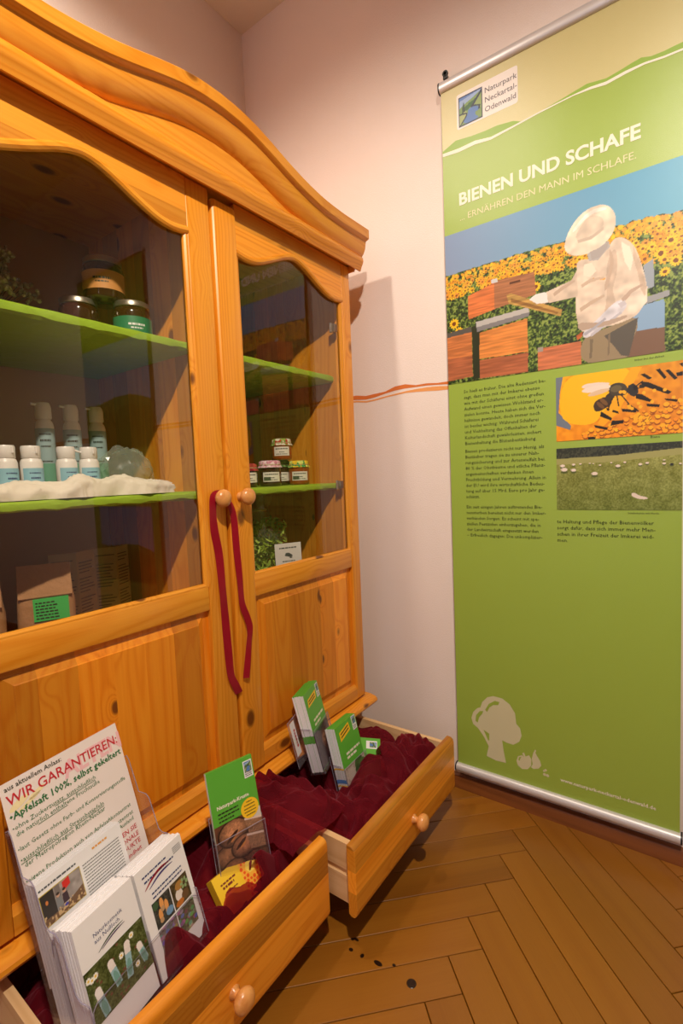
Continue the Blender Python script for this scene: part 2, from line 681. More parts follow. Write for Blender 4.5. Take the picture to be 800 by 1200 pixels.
def frame(O, az, tilt, spin=0.0):
    """matrix of a leaning sheet: x to its right, y up the sheet, z out of its face; O = top left corner"""
    n = Vector((math.cos(az), math.sin(az), 0))
    u0 = Vector((-math.sin(az), math.cos(az), 0))
    v = Vector((0, 0, 1)) * math.cos(tilt) - n * math.sin(tilt)
    u = u0 * math.cos(spin) + v * math.sin(spin)
    v2 = -u0 * math.sin(spin) + v * math.cos(spin)
    nn = u.cross(v2)
    return Matrix(((u.x, v2.x, nn.x, O[0]), (u.y, v2.y, nn.y, O[1]), (u.z, v2.z, nn.z, O[2]), (0, 0, 0, 1)))
# ------------------------------------------------------------------ outlines of the printed pictures (banner width, height in metres)
KEEPER=[
((88, 84, 78),[(-0.0023, 1.4551), (0.0824, 1.461), (0.0848, 1.4424), (-0.0027, 1.4393)]),
((206, 112, 52),[(-0.013, 1.4413), (0.0849, 1.4451), (0.0851, 1.3741), (-0.0148, 1.3792)]),
((176, 92, 50),[(-0.0148, 1.3792), (0.0851, 1.3741), (0.0856, 1.3146), (-0.0169, 1.3091)]),
((40, 48, 26),[(0.0852, 1.4604), (0.109, 1.4599), (0.1084, 1.3066), (0.0873, 1.3052)]),
((186, 182, 178),[(0.0979, 1.4712), (0.2487, 1.4796), (0.2519, 1.4663), (0.0994, 1.4556)]),
((128, 126, 128),[(0.0994, 1.4556), (0.2519, 1.4663), (0.2509, 1.4547), (0.101, 1.4418)]),
((226, 128, 52),[(0.1085, 1.4376), (0.2458, 1.4499), (0.247, 1.3587), (0.1067, 1.3613)]),
((178, 92, 50),[(0.1067, 1.3586), (0.2469, 1.3562), (0.2462, 1.3032), (0.1074, 1.304)]),
((222, 112, 50),[(0.0749, 1.5511), (0.1546, 1.5702), (0.155, 1.4959), (0.0762, 1.4831)]),
((172, 102, 56),[(0.1547, 1.5753), (0.2666, 1.5704), (0.2699, 1.5098), (0.155, 1.4959)]),
((205, 205, 205),[(0.1458, 1.5811), (0.1638, 1.5799), (0.1654, 1.5691), (0.1474, 1.5703)]),
((92, 52, 26),[(0.1988, 1.5605), (0.2289, 1.5603), (0.2288, 1.5545), (0.1987, 1.5546)]),
((204, 108, 60),[(0.272, 1.361), (0.3837, 1.3607), (0.3833, 1.302), (0.2729, 1.3007)]),
((160, 150, 140),[(0.2721, 1.3643), (0.2868, 1.3641), (0.2867, 1.3516), (0.2736, 1.3523)]),
((150, 152, 156),[(0.5027, 1.4356), (0.5767, 1.4456), (0.5786, 1.4321), (0.506, 1.4182)]),
((136, 168, 200),[(0.5027, 1.419), (0.5674, 1.4261), (0.569, 1.3599), (0.5027, 1.3623)]),
((122, 92, 72),[(0.496, 1.3621), (0.569, 1.3599), (0.5692, 1.3008), (0.4892, 1.2983)]),
((150, 160, 172),[(0.5237, 1.5166), (0.5449, 1.5268), (0.5464, 1.4605), (0.529, 1.4575)]),
((196, 140, 62),[(0.1894, 1.5269), (0.2026, 1.5288), (0.3371, 1.4528), (0.3331, 1.4366), (0.196, 1.5012)]),
((150, 96, 40),[(0.2023, 1.5152), (0.3277, 1.4492), (0.3245, 1.4442), (0.2013, 1.5051)]),
((150, 132, 102),[(0.3822, 1.3706), (0.4477, 1.3835), (0.5094, 1.4009), (0.5134, 1.3714), (0.5027, 1.3471), (0.4926, 1.3023), (0.4754, 1.2976), (0.3818, 1.2982)]),
((90, 84, 74),[(0.437, 1.3638), (0.4755, 1.3793), (0.5127, 1.3942), (0.5027, 1.3433), (0.4926, 1.3023), (0.4755, 1.3084), (0.4581, 1.3364)]),
((226, 206, 186),[(0.3724, 1.5719), (0.4055, 1.5649), (0.4412, 1.5731), (0.4656, 1.6081), (0.5026, 1.5774), (0.5191, 1.5267), (0.5329, 1.464), (0.5304, 1.4313), (0.5127, 1.4017), (0.4892, 1.3917), (0.4477, 1.3851), (0.4046, 1.3861), (0.3823, 1.3826), (0.3713, 1.425), (0.3702, 1.4733), (0.3743, 1.5279)]),
((206, 184, 164),[(0.4482, 1.5619), (0.4656, 1.5795), (0.4689, 1.5181), (0.455, 1.476), (0.4653, 1.4429), (0.4478, 1.4083), (0.4336, 1.3997), (0.4444, 1.4555), (0.441, 1.5103)]),
((214, 194, 174),[(0.3737, 1.5455), (0.3607, 1.5235), (0.3142, 1.5128), (0.2861, 1.5058), (0.2899, 1.4793), (0.3296, 1.4781), (0.3755, 1.4784)]),
((232, 226, 222),[(0.2515, 1.5), (0.2699, 1.5098), (0.2982, 1.5086), (0.3011, 1.4816), (0.2736, 1.4822)]),
((232, 214, 196),[(0.5329, 1.464), (0.5317, 1.4272), (0.5027, 1.4039), (0.479, 1.4092), (0.4688, 1.4421), (0.4926, 1.4515), (0.5093, 1.4699)]),
((176, 172, 170),[(0.3983, 1.5825), (0.4483, 1.5983), (0.4518, 1.5837), (0.4235, 1.5574), (0.4033, 1.5608)]),
((236, 218, 196),[(0.3417, 1.6125), (0.3522, 1.5935), (0.3725, 1.5813), (0.4056, 1.5804), (0.4378, 1.5916), (0.4587, 1.6133), (0.4664, 1.6431), (0.4589, 1.6718), (0.4381, 1.6916), (0.4098, 1.6945), (0.3806, 1.6828), (0.3542, 1.6522)]),
((214, 196, 176),[(0.3706, 1.633), (0.3841, 1.6545), (0.4003, 1.6724), (0.4204, 1.6711), (0.438, 1.6546), (0.4358, 1.6341), (0.4094, 1.6179), (0.3779, 1.6166)]),
((196, 178, 160),[(0.375, 1.6222), (0.4094, 1.6225), (0.4365, 1.6369), (0.4379, 1.6289), (0.4094, 1.614), (0.3779, 1.6135)]),
((218, 214, 220),[(0.3853, 1.382), (0.4192, 1.4067), (0.4618, 1.4452), (0.4838, 1.4461), (0.4906, 1.4218), (0.4477, 1.3944), (0.4081, 1.3695), (0.3897, 1.3668)]),
((190, 186, 194),[(0.4045, 1.3742), (0.4478, 1.4006), (0.4756, 1.4176), (0.4783, 1.4124), (0.4477, 1.3928), (0.4081, 1.3679)]),
((236, 150, 40),[(0.4111, 1.5159), (0.441, 1.5095), (0.441, 1.5042), (0.411, 1.5112)]),
((190, 90, 40),[(0.371, 1.3768), (0.3861, 1.3859), (0.386, 1.3739), (0.3747, 1.364)]),]
HORIZON=[(-0.0075, 1.6257), (0.11, 1.6284), (0.2086, 1.6308), (0.2917, 1.6297), (0.3464, 1.627), (0.4691, 1.6273), (0.5157, 1.6291), (0.6032, 1.6194)]
BEEBG=[
((112, 122, 136),[(0.3145, 1.28), (0.3376, 1.2765), (0.3294, 1.2341), (0.3253, 1.1791), (0.3566, 1.1414), (0.3544, 1.1301), (0.3131, 1.1478)]),
((250, 190, 20),[(0.3376, 1.2765), (0.4415, 1.2782), (0.499, 1.2754), (0.4915, 1.2297), (0.4332, 1.1674), (0.4129, 1.1383), (0.3545, 1.1439), (0.3253, 1.1745)]),
((244, 170, 20),[(0.4211, 1.142), (0.499, 1.2754), (0.5212, 1.2718), (0.4685, 1.1636), (0.4331, 1.132)]),]
BEE=[
((30, 22, 14),[(0.55, 1.2609), (0.5589, 1.2616), (0.573, 1.2388), (0.5678, 1.2347)]),
((30, 22, 14),[(0.5694, 1.2558), (0.5781, 1.2565), (0.5954, 1.2334), (0.5886, 1.2304)]),
((30, 22, 14),[(0.5175, 1.2535), (0.5267, 1.255), (0.5429, 1.2413), (0.5358, 1.2382)]),
((30, 22, 14),[(0.5175, 1.2366), (0.5358, 1.2319), (0.5836, 1.2025), (0.5767, 1.1972), (0.5212, 1.2256)]),
((30, 22, 14),[(0.5065, 1.2085), (0.5213, 1.2044), (0.5431, 1.1869), (0.5377, 1.1834), (0.5083, 1.1955)]),
((30, 22, 14),[(0.5304, 1.1801), (0.5592, 1.1745), (0.5574, 1.1685), (0.5323, 1.1727)]),
((30, 22, 14),[(0.568, 1.188), (0.5957, 1.1825), (0.594, 1.1766), (0.5715, 1.1834)]),
((30, 22, 14),[(0.4763, 1.1736), (0.5102, 1.1676), (0.5084, 1.1601), (0.4782, 1.166)]),
((30, 22, 14),[(0.4412, 1.1798), (0.4686, 1.1679), (0.4705, 1.1612), (0.4432, 1.1729)]),
((30, 22, 14),[(0.4292, 1.1723), (0.4549, 1.1519), (0.4529, 1.1455), (0.4272, 1.1592)]),
((30, 22, 14),[(0.4549, 1.1453), (0.482, 1.1439), (0.48, 1.1363), (0.4509, 1.1325)]),
((30, 22, 14),[(0.4129, 1.1383), (0.445, 1.1286), (0.443, 1.1222), (0.415, 1.1314)]),
((30, 22, 14),[(0.3984, 1.1081), (0.4169, 1.1066), (0.4148, 1.1), (0.3984, 1.1013)]),
((30, 22, 14),[(0.5919, 1.2461), (0.6055, 1.2481), (0.6056, 1.238), (0.5937, 1.2378)]),
((30, 22, 14),[(0.5969, 1.2676), (0.6054, 1.2682), (0.6054, 1.2582)]),
((70, 50, 30),[(0.4112, 1.1921), (0.4213, 1.2042), (0.4413, 1.2061), (0.457, 1.1954), (0.4491, 1.1832), (0.4333, 1.1762), (0.4212, 1.1709), (0.4131, 1.1763)]),
((96, 66, 34),[(0.4213, 1.202), (0.4413, 1.2052), (0.4531, 1.1981), (0.4393, 1.1932), (0.4213, 1.19)]),
((62, 56, 44),[(0.4461, 1.223), (0.4512, 1.2376), (0.4687, 1.2416), (0.4858, 1.2348), (0.4915, 1.2169), (0.4858, 1.2069), (0.4686, 1.207), (0.4511, 1.2114)]),
((46, 44, 42),[(0.4915, 1.2297), (0.5027, 1.2345), (0.512, 1.2247), (0.5139, 1.2096), (0.5046, 1.2002), (0.4953, 1.2057)]),
((236, 216, 200),[(0.3835, 1.2426), (0.3931, 1.248), (0.4215, 1.2484), (0.4493, 1.2435), (0.45, 1.239), (0.4215, 1.2329), (0.3991, 1.2338), (0.3847, 1.238)]),
((220, 190, 160),[(0.3971, 1.2274), (0.4215, 1.2307), (0.4492, 1.2348), (0.4473, 1.225), (0.4254, 1.217), (0.4093, 1.2213)]),
((50, 40, 30),[(0.4877, 1.183), (0.4915, 1.1847), (0.5102, 1.1697), (0.5158, 1.1627), (0.5121, 1.1622)]),
((50, 40, 30),[(0.5139, 1.2245), (0.5175, 1.2303), (0.5267, 1.2206), (0.5249, 1.2187)]),]
SHEEP=[(0.3341, 1.0339, 28), (0.3622, 1.0362, 20), (0.3792, 1.0373, 14), (0.4022, 1.0375, 12), (0.4104, 1.0366, 10), (0.4267, 1.0318, 13), (0.4527, 1.0372, 12), (0.4683, 1.0276, 26), (0.4838, 1.0365, 16), (0.5178, 1.0296, 20), (0.5326, 1.0323, 18), (0.5686, 1.0292, 18), (0.5686, 1.0376, 12), (0.5844, 1.0263, 18), (0.6017, 1.0276, 14), (0.3383, 1.0233, 38), (0.3621, 1.0209, 30), (0.4136, 1.0097, 34)]
DOG=[(0.4983, 0.9561), (0.5047, 0.9582), (0.516, 0.9493), (0.5327, 0.9461), (0.5346, 0.9405), (0.516, 0.9406), (0.5028, 0.9464), (0.499, 0.9495)]
TREELINE=[(0.3179, 1.0535), (0.4606, 1.0554), (0.6066, 1.0657)]
HILL=[(0.0074, 1.9904), (0.0485, 2.0055), (0.0974, 1.9985), (0.1352, 1.9957), (0.1719, 1.9956), (0.2161, 1.9883), (0.2418, 1.9755), (0.2918, 1.9822), (0.3397, 1.9885), (0.4005, 1.9976), (0.4438, 1.9899), (0.4717, 1.9935), (0.4989, 1.9985), (0.5188, 2.0009), (0.5384, 1.9939), (0.5638, 1.9924), (0.5825, 1.9934), (0.6045, 1.9939)]
WAVET=[(0.0072, 1.984), (0.0578, 1.9801), (0.1066, 1.9815), (0.1532, 1.9725), (0.2203, 1.9764), (0.2754, 1.9813), (0.3397, 1.9846), (0.3705, 1.9861), (0.4078, 1.9865), (0.4438, 1.9824), (0.4854, 1.9868), (0.5254, 1.9868), (0.5639, 1.9818), (0.6046, 1.98)]
WAVEB=[(0.007, 1.975), (0.0575, 1.9694), (0.1063, 1.971), (0.1531, 1.9648), (0.2202, 1.9714), (0.2754, 1.9773), (0.3397, 1.9814), (0.3705, 1.983), (0.4077, 1.9804), (0.4437, 1.9748), (0.4854, 1.9795), (0.5254, 1.9817), (0.5639, 1.9769), (0.6046, 1.9752)]
TREE=[(0.0545, 0.2418), (0.0609, 0.2632), (0.075, 0.2795), (0.0849, 0.2839), (0.0911, 0.303), (0.1078, 0.3225), (0.1268, 0.3308), (0.1546, 0.3297), (0.1771, 0.3163), (0.1928, 0.2921), (0.1959, 0.26), (0.2072, 0.2491), (0.2113, 0.2268), (0.2039, 0.2059), (0.1858, 0.1911), (0.1658, 0.1919), (0.1521, 0.1956), (0.1561, 0.1631), (0.1628, 0.1258), (0.1321, 0.1238), (0.1018, 0.1299), (0.1092, 0.1636), (0.0953, 0.1889), (0.0765, 0.2131), (0.06, 0.2234)]
TREEHOLES=[[(0.1002, 0.28), (0.1121, 0.3023), (0.1312, 0.3165), (0.1461, 0.3163), (0.1422, 0.3058), (0.1263, 0.3019), (0.1138, 0.2911), (0.1068, 0.2749)], [(0.0681, 0.2355), (0.0706, 0.2558), (0.0827, 0.2717), (0.0943, 0.2746), (0.0902, 0.2638), (0.0803, 0.2514), (0.0759, 0.2326)], [(0.0939, 0.213), (0.112, 0.2054), (0.1115, 0.1838), (0.1077, 0.1827)]]
APPLE=[(0.1949, 0.1436), (0.1996, 0.1593), (0.2121, 0.1661), (0.2173, 0.162), (0.2122, 0.1727), (0.2176, 0.1762), (0.2218, 0.1653), (0.2323, 0.1723), (0.2391, 0.1604), (0.238, 0.1414), (0.2273, 0.1267), (0.2114, 0.1224), (0.1982, 0.1305)]
PEAR=[(0.2499, 0.1954), (0.2533, 0.1927), (0.2506, 0.1854), (0.2565, 0.1752), (0.264, 0.1637), (0.2672, 0.1509), (0.2594, 0.1391), (0.2448, 0.1334), (0.237, 0.1364), (0.2424, 0.1475), (0.24, 0.1635), (0.2446, 0.1835)]
PW1T=[(-0.9805, 1.3124), (-0.9277, 1.304), (-0.8911, 1.3094), (-0.8498, 1.3104), (-0.8061, 1.328), (-0.7702, 1.3214), (-0.7433, 1.3152), (-0.7113, 1.3164), (-0.67, 1.3118), (-0.6448, 1.3092), (-0.6299, 1.3116)]
PW1B=[(-0.9812, 1.2979), (-0.9283, 1.2919), (-0.8856, 1.2986), (-0.8441, 1.3062), (-0.7984, 1.3108), (-0.7543, 1.3096), (-0.7115, 1.3093), (-0.6702, 1.3063), (-0.645, 1.3037), (-0.6301, 1.3025)]
PW2T=[(-0.9813, 1.2953), (-0.9285, 1.2868), (-0.8621, 1.2946), (-0.7764, 1.302), (-0.7117, 1.3037), (-0.6703, 1.3017), (-0.6303, 1.297)]
PW2B=[(-0.9816, 1.2891), (-0.9257, 1.2813), (-0.8623, 1.2897), (-0.7767, 1.2958), (-0.7121, 1.2915), (-0.6707, 1.2878), (-0.6306, 1.2865)]
KEEPER+=[
((200, 176, 154),[(0.3831, 1.5058), (0.4053, 1.5158), (0.4375, 1.5128), (0.4396, 1.5076), (0.4088, 1.5071), (0.386, 1.498)]),
((196, 172, 150),[(0.3797, 1.4471), (0.4049, 1.4587), (0.4374, 1.4688), (0.4395, 1.4629), (0.4086, 1.45), (0.3827, 1.4369)]),
((192, 168, 148),[(0.4483, 1.5809), (0.4566, 1.5671), (0.4606, 1.5356), (0.448, 1.4931), (0.4395, 1.4722), (0.4374, 1.4881), (0.4467, 1.5165), (0.4523, 1.5455)]),
((206, 182, 160),[(0.5026, 1.5685), (0.5171, 1.5273), (0.5303, 1.4646), (0.5277, 1.4415), (0.5185, 1.4602), (0.5126, 1.4989), (0.5026, 1.5388)]),
((188, 164, 146),[(0.4756, 1.4481), (0.496, 1.4658), (0.5211, 1.4744), (0.5238, 1.4692), (0.5, 1.4573), (0.4811, 1.4376)]),
((190, 166, 146),[(0.3141, 1.5014), (0.3377, 1.5134), (0.3683, 1.5231), (0.3698, 1.518), (0.3407, 1.5046), (0.3172, 1.4925)]),
((180, 158, 140),[(0.3734, 1.4005), (0.3825, 1.4106), (0.4192, 1.4004), (0.4478, 1.4006), (0.4892, 1.4069), (0.4906, 1.399), (0.4477, 1.3882), (0.4046, 1.3893), (0.3823, 1.3874)]),
((168, 160, 156),[(0.4056, 1.5835), (0.4272, 1.5871), (0.4483, 1.5961), (0.4455, 1.5817), (0.4271, 1.5641), (0.4091, 1.5615)]),
((120, 106, 84),[(0.4044, 1.3623), (0.4117, 1.3609), (0.4086, 1.3137), (0.4027, 1.3116)]),
((126, 110, 88),[(0.4477, 1.3695), (0.4519, 1.3687), (0.4489, 1.3146), (0.4447, 1.3122)]),
((170, 168, 178),[(0.3883, 1.3798), (0.4134, 1.3922), (0.4393, 1.4102), (0.4421, 1.4049), (0.4162, 1.3869), (0.3927, 1.3726)]),
((198, 192, 198),[(0.4687, 1.4375), (0.4838, 1.4431), (0.4879, 1.433), (0.4756, 1.4252)]),
((250, 240, 226),[(0.3617, 1.6459), (0.3842, 1.6723), (0.4098, 1.6869), (0.4346, 1.686), (0.4485, 1.6753), (0.4204, 1.6787), (0.393, 1.6694), (0.3707, 1.6455)]),
((244, 226, 206),[(0.4758, 1.5877), (0.4946, 1.5709), (0.5026, 1.5388), (0.496, 1.5108), (0.4839, 1.5366), (0.4785, 1.5644)]),
((238, 220, 200),[(0.3908, 1.5549), (0.4091, 1.5561), (0.4198, 1.5314), (0.4053, 1.5197), (0.3892, 1.5279)]),]

# ================================================================== ROOM
bm = B(); box(bm, -1.6, 2.72, -2.42, 1.62, -0.12, -0.0125)
floor = struct(finish(bm, 'floor', mat('subfloor', (60, 36, 18), 0.8)))
bm = B(); box(bm, XL - 0.12, XL, -2.42, 1.62, -0.0125, ZC)
wall_left = struct(finish(bm, 'wall_left', WALL))
bm = B(); box(bm, XL, 2.72, YW, YW + 0.12, -0.0125, ZC)
wall_back = struct(finish(bm, 'wall_back', WALL))
bm = B(); box(bm, XL - 0.12, 2.72, -2.42, 1.62, ZC, ZC + 0.1)
struct(finish(bm, 'ceiling', CEIL))
# the rest of the room, behind the visitor
bm = B(); box(bm, 2.6, 2.72, -2.42, 1.62, -0.0125, ZC)
struct(finish(bm, 'wall_right', WALLF))
bm = B()
for x0, x1, z0, z1 in ((XL, -0.9, 0, ZC), (0.7, 2.6, 0, ZC), (-0.9, 0.7, 0, 0.8), (-0.9, 0.7, 2.3, ZC)):
    box(bm, x0, x1, -2.42, -2.30, z0, z1)
struct(finish(bm, 'wall_rear', WALLF))
bm = B()
for x0, x1, z0, z1 in ((-0.9, -0.84, 0.8, 2.3), (0.64, 0.7, 0.8, 2.3), (-0.84, 0.64, 0.8, 0.86), (-0.84, 0.64, 2.24, 2.3), (-0.13, -0.07, 0.86, 2.24)):
    box(bm, x0, x1, -2.40, -2.34, z0, z1, 0.004)
win = struct(finish(bm, 'window_1', mat('window_white', (235, 235, 235), .4)))
bm = B(); box(bm, -0.84, 0.64, -2.372, -2.368, 0.86, 2.24)
finish(bm, 'window_pane', GLASS, win)
# stained baseboards
bprof = [(0, 0), (0.016, 0), (0.016, 0.034), (0.013, 0.041), (0.006, 0.045), (0, 0.045)]
bm = B(); prism(bm, [(YW - a, b) for a, b in bprof], 'x', XL, 2.6)
struct(finish(bm, 'baseboard_back', BASEB))
bm = B(); prism(bm, [(XL + a, b) for a, b in bprof], 'y', -2.3, YW - 0.016)
struct(finish(bm, 'baseboard_left', wood('stained_baseboard_side', 'Y', (140, 82, 38), (122, 68, 30), (92, 48, 20), ring=0.4, knots=0, rough=0.4)))


def strip(name, top, bot, mt, off):
    bm = B()
    n = 90
    xs = np.linspace(top[0][0], top[-1][0], n)
    yt = np.interp(xs, [p[0] for p in top], [p[1] for p in top])
    yb = np.interp(xs, [p[0] for p in bot], [p[1] for p in bot])
    prev = None
    for x, a, b in zip(xs, yt, yb):
        cur = (bm.verts.new((x, YW - off, a)), bm.verts.new((x, YW - off, b)))
        if prev:
            bm.faces.new((prev[0], prev[1], cur[1], cur[0]))
        prev = cur
    return finish(bm, name, mt, wall_back, smooth=0)


def ext(p, seed):
    """carry the painted wave on behind the banner and behind the cabinet"""
    a = [(x, p[0][1] + 0.006 * math.sin(9 * x + seed)) for x in (-1.44, -1.3, -1.15, -1.05)]
    b = [(x, p[-1][1] + 0.012 * math.sin(5 * x + seed)) for x in (-0.5, -0.3, -0.1, 0.1, 0.4, 0.8, 1.3, 2.0)]
    return a + p + b


strip('painted_wave_dark', ext(PW1T, 0), ext(PW1B, 0), ORANGEP, 0.0006)
strip('painted_wave_light', ext(PW2T, 0), ext(PW2B, 0), ORANGEL, 0.0005)

# herringbone parquet: every block its own object, one shared mesh
SW, SL = 0.0790, 0.5530
bm = B(); box(bm, 0.0009, SL - 0.0009, 0.0009, SW - 0.0009, -0.012, 0, 0.0010, seg=1)
plank0 = finish(bm, 'plank', OAK)
plank_mesh = plank0.data
bpy.data.objects.remove(plank0)
X0 = -0.370 - SL / math.sqrt(2)
Y0 = 1.407 - SL / math.sqrt(2)
R45 = Matrix.Rotation(math.radians(45), 4, 'Z')


def place_plank(a, b, vert):
    M = Matrix.Translation((X0, Y0, 0)) @ R45 @ Matrix.Translation((a, b, 0))
    if vert:
        M = M @ Matrix.Translation((SW, 0, 0)) @ Matrix.Rotation(math.radians(90), 4, 'Z')
    cs = [M @ Vector((x, y, 0)) for x in (0, SL) for y in (0, SW)]
    xs, ys = [c.x for c in cs], [c.y for c in cs]
    if max(xs) < XL + 0.02 or min(xs) > 1.15 or min(ys) > YW - 0.02 or max(ys) < -0.15:
        return
    me = plank_mesh
    cut = []
    if max(ys) > YW - 0.003:
        cut.append(((0, YW - 0.003, 0), (0, 1, 0)))
    if min(xs) < XL + 0.003:
        cut.append(((XL + 0.003, 0, 0), (-1, 0, 0)))
    if cut:
        me = plank_mesh.copy()
        t = bmesh.new()
        t.from_mesh(me)
        Mi = M.inverted()
        for co, no in cut:
            bmesh.ops.bisect_plane(t, geom=t.verts[:] + t.edges[:] + t.faces[:], plane_co=Mi @ Vector(co), plane_no=Mi.to_3x3() @ Vector(no), clear_outer=True)
        if not t.faces:
            t.free()
            return
        t.to_mesh(me)
        t.free()
    o = bpy.data.objects.new('plank', me)
    COL.objects.link(o)
    o.matrix_world = M
    o.parent = floor


for j in range(-3, 4):
    for i in range(-18, 6):
        place_plank(i * SW + j * SL, i * SW - j * SL, False)
        place_plank(i * SW + j * SL, (i + 1) * SW - j * SL, True)
# dark drips on the boards in front of the drawers
for sx_, sy_, ra, rb, ring in ((-0.606, 0.800, .005, .004, 0), (-0.578, 0.802, .004, .005, 0), (-0.541, 0.807, .010, .005, 0), (-0.511, 0.822, .004, .003, 0), (-0.610, 0.826, .007, .003, 0), (-0.617, 0.822, .004, .003, 0), (-0.463, 0.809, .010, .010, 1)):
    bm = B()
    n = 20
    if ring:
        lathe(bm, [(ra * 0.5, 0.0004), (ra * 0.55, 0.0009), (ra * 0.9, 0.0009), (ra, 0.0003)], (sx_, sy_, 0), n=n)
    else:
        vs = [bm.verts.new((sx_ + ra * math.cos(2 * math.pi * k / n), sy_ + rb * math.sin(2 * math.pi * k / n), 0.0005)) for k in range(n)]
        bm.faces.new(vs)
    finish(bm, 'stain', STAIN, floor)

# ================================================================== CABINET
CB = (-1.13, 0.768, 0.0)
cab = thing('display_cabinet', 'large honey pine display cabinet with arched crown, two glazed doors and two open drawers', 'cabinet', CB)


def cpart(bm, name, mats, parent=None, smooth=0.45):
    return finish(bm, name, mats, parent or cab, CB, smooth)


YL_, YR_ = 0.224, 1.312
YC_ = 0.768
XB = -1.372
for y0, y1 in ((YL_, YL_ + 0.022), (YR_ - 0.022, YR_)):
    bm = B(); box(bm, XB - 0.012, -0.911, y0, y1, 0.0, 1.70, 0.002)
    cpart(bm, 'side_panel', PINE_ZX)
bm = B(); box(bm, XB, -0.911, 0.750, 0.786, 0.285, 1.694)
cpart(bm, 'partition', PINE_ZX)
bm = B(); box(bm, XB - 0.008, XB, YL_ + 0.022, YR_ - 0.022, 0.03, 1.70)
cpart(bm, 'back_panel', PLY)
bm = B(); box(bm, XB - 0.012, -0.911, YL_, YR_, 1.694, 1.71)
cpart(bm, 'top_board', PINE_Y)
bm = B(); box(bm, XB, -0.911, YL_ + 0.022, YR_ - 0.022, 0.268, 0.286)
cpart(bm, 'bottom_board', PINE_Y)
bm = B(); box(bm, XB, -0.911, 0.757, 0.779, 0.0, 0.268)
cpart(bm, 'drawer_divider', PINE_ZX)
bm = B(); box(bm, XB, -0.945, YL_ + 0.022, YR_ - 0.022, 0.0, 0.055)
cpart(bm, 'plinth', PINE_Y)
for y0, y1 in ((YL_ + 0.022, 0.750), (0.786, YR_ - 0.022)):
    for z1, th in ((1.352, 0.020), (1.010, 0.018), (0.660, 0.018)):
        bm = B()
        if z1 < 0.9:
            box(bm, XB, -0.946, y0, y1, z1 - th, z1, 0.002)
            cpart(bm, 'shelf', PINE_Y)
        else:
            # board wrapped in green paper, a little puckered along the front edge
            n = 40
            rows = []
            rnd = random.Random(int(z1 * 1000) + int(y0 * 100))
            ph = [rnd.uniform(0, 6.28) for _ in range(4)]
            for k in range(n + 1):
                y = y0 + (y1 - y0) * k / n
                w = 0.0011 * (math.sin(37 * y + ph[0]) + math.sin(83 * y + ph[1]) + 0.7 * math.sin(151 * y + ph[2]))
                pr = [(XB, z1 - th), (XB, z1), (-0.953, z1 + w * 0.3), (-0.947 + w * 0.5, z1 - 0.004 + w), (-0.946 + w, z1 - th * 0.5), (-0.947 + w * 0.6, z1 - th + 0.003 - w), (-0.953, z1 - th - abs(w)), (-1.10, z1 - th)]
                rows.append([bm.verts.new((a, y, b)) for a, b in pr])
            for k in range(n):
                for q in range(8):
                    bm.faces.new((rows[k][q], rows[k][(q + 1) % 8], rows[k + 1][(q + 1) % 8], rows[k + 1][q]))
            bm.faces.new(rows[0]); bm.faces.new(rows[-1][::-1])
            cpart(bm, 'shelf', GREENP)['label'] = 'shelf board wrapped in lime green paper'


def crown_z(y):
    t = abs(y - YC_)
    return float(np.interp(t, CR_T, CR_Z))


_ct = [0, .05, .1, .15, .2, .25, .3, .35, .4, .45, .5, .58]
_cz = [1.853, 1.851, 1.843, 1.830, 1.815, 1.802, 1.792, 1.785, 1.782, 1.781, 1.782, 1.784]
CR_T = np.linspace(0, 0.58, 59)
CR_Z = np.interp(CR_T, _ct, _cz)
for _ in range(3):
    CR_Z[1:-1] = (CR_Z[:-2] + 2 * CR_Z[1:-1] + CR_Z[2:]) / 4
CPRO = [(-0.93, 0.0), (-0.829, 0.0), (-0.826, -0.003), (-0.826, -0.028), (-0.829, -0.031), (-0.838, -0.034), (-0.840, -0.045), (-0.842, -0.056), (-0.848, -0.068), (-0.856, -0.077), (-0.866, -0.083), (-0.93, -0.083)]
bm = B()
sweep_y(bm, CPRO, np.linspace(YC_ - 0.572, YC_ + 0.572, 97), crown_z)
crown = cpart(bm, 'crown_moulding', PINE_Y, smooth=0.6)
for s, yy in ((1, YR_), (-1, YL_)):
    bm = B()
    z0 = crown_z(yy)
    pts = [(yy + s * (px + 0.854), z0 + pz) for px, pz in CPRO]
    pts = [(a if s * (a - yy) > -0.03 else yy - s * 0.02, b) for a, b in pts]
    prism(bm, pts, 'x', XB, -0.88)
    cpart(bm, 'crown_return', PINE_X)
bm = B()
ys = np.linspace(YL_ - 0.002, YR_ + 0.003, 61)
prism(bm, [(float(y), crown_z(float(y)) - 0.03) for y in ys] + [(YR_ + 0.003, 1.69), (YL_ - 0.002, 1.69)], 'x', -0.91, -0.866)
cpart(bm, 'frieze_board', wood('pine_frieze', 'Y', PL, PM, PD, knots=0.6, ring=0.7))
LM = [(-0.905, 1.681), (-0.868, 1.681), (-0.860, 1.664), (-0.856, 1.664), (-0.853, 1.672), (-0.851, 1.677), (-0.847, 1.683), (-0.8445, 1.691), (-0.846, 1.700), (-0.852, 1.707), (-0.860, 1.709), (-0.861, 1.715), (-0.866, 1.719), (-0.905, 1.719)]
bm = B(); prism(bm, LM, 'y', YL_ - 0.02, YR_ + 0.020)
cpart(bm, 'lower_moulding', PINE_Y, smooth=0.6)
for s, yy in ((1, YR_), (-1, YL_)):
    bm = B(); prism(bm, [(yy + s * max(-0.01, px + 0.866), pz) for px, pz in LM], 'x', XB, -0.872)
    cpart(bm, 'moulding_return', PINE_X)
BM_ = [(-0.95, 0.276), (-0.868, 0.276), (-0.860, 0.281), (-0.856, 0.288), (-0.858, 0.295), (-0.866, 0.300), (-0.884, 0.304), (-0.95, 0.304)]
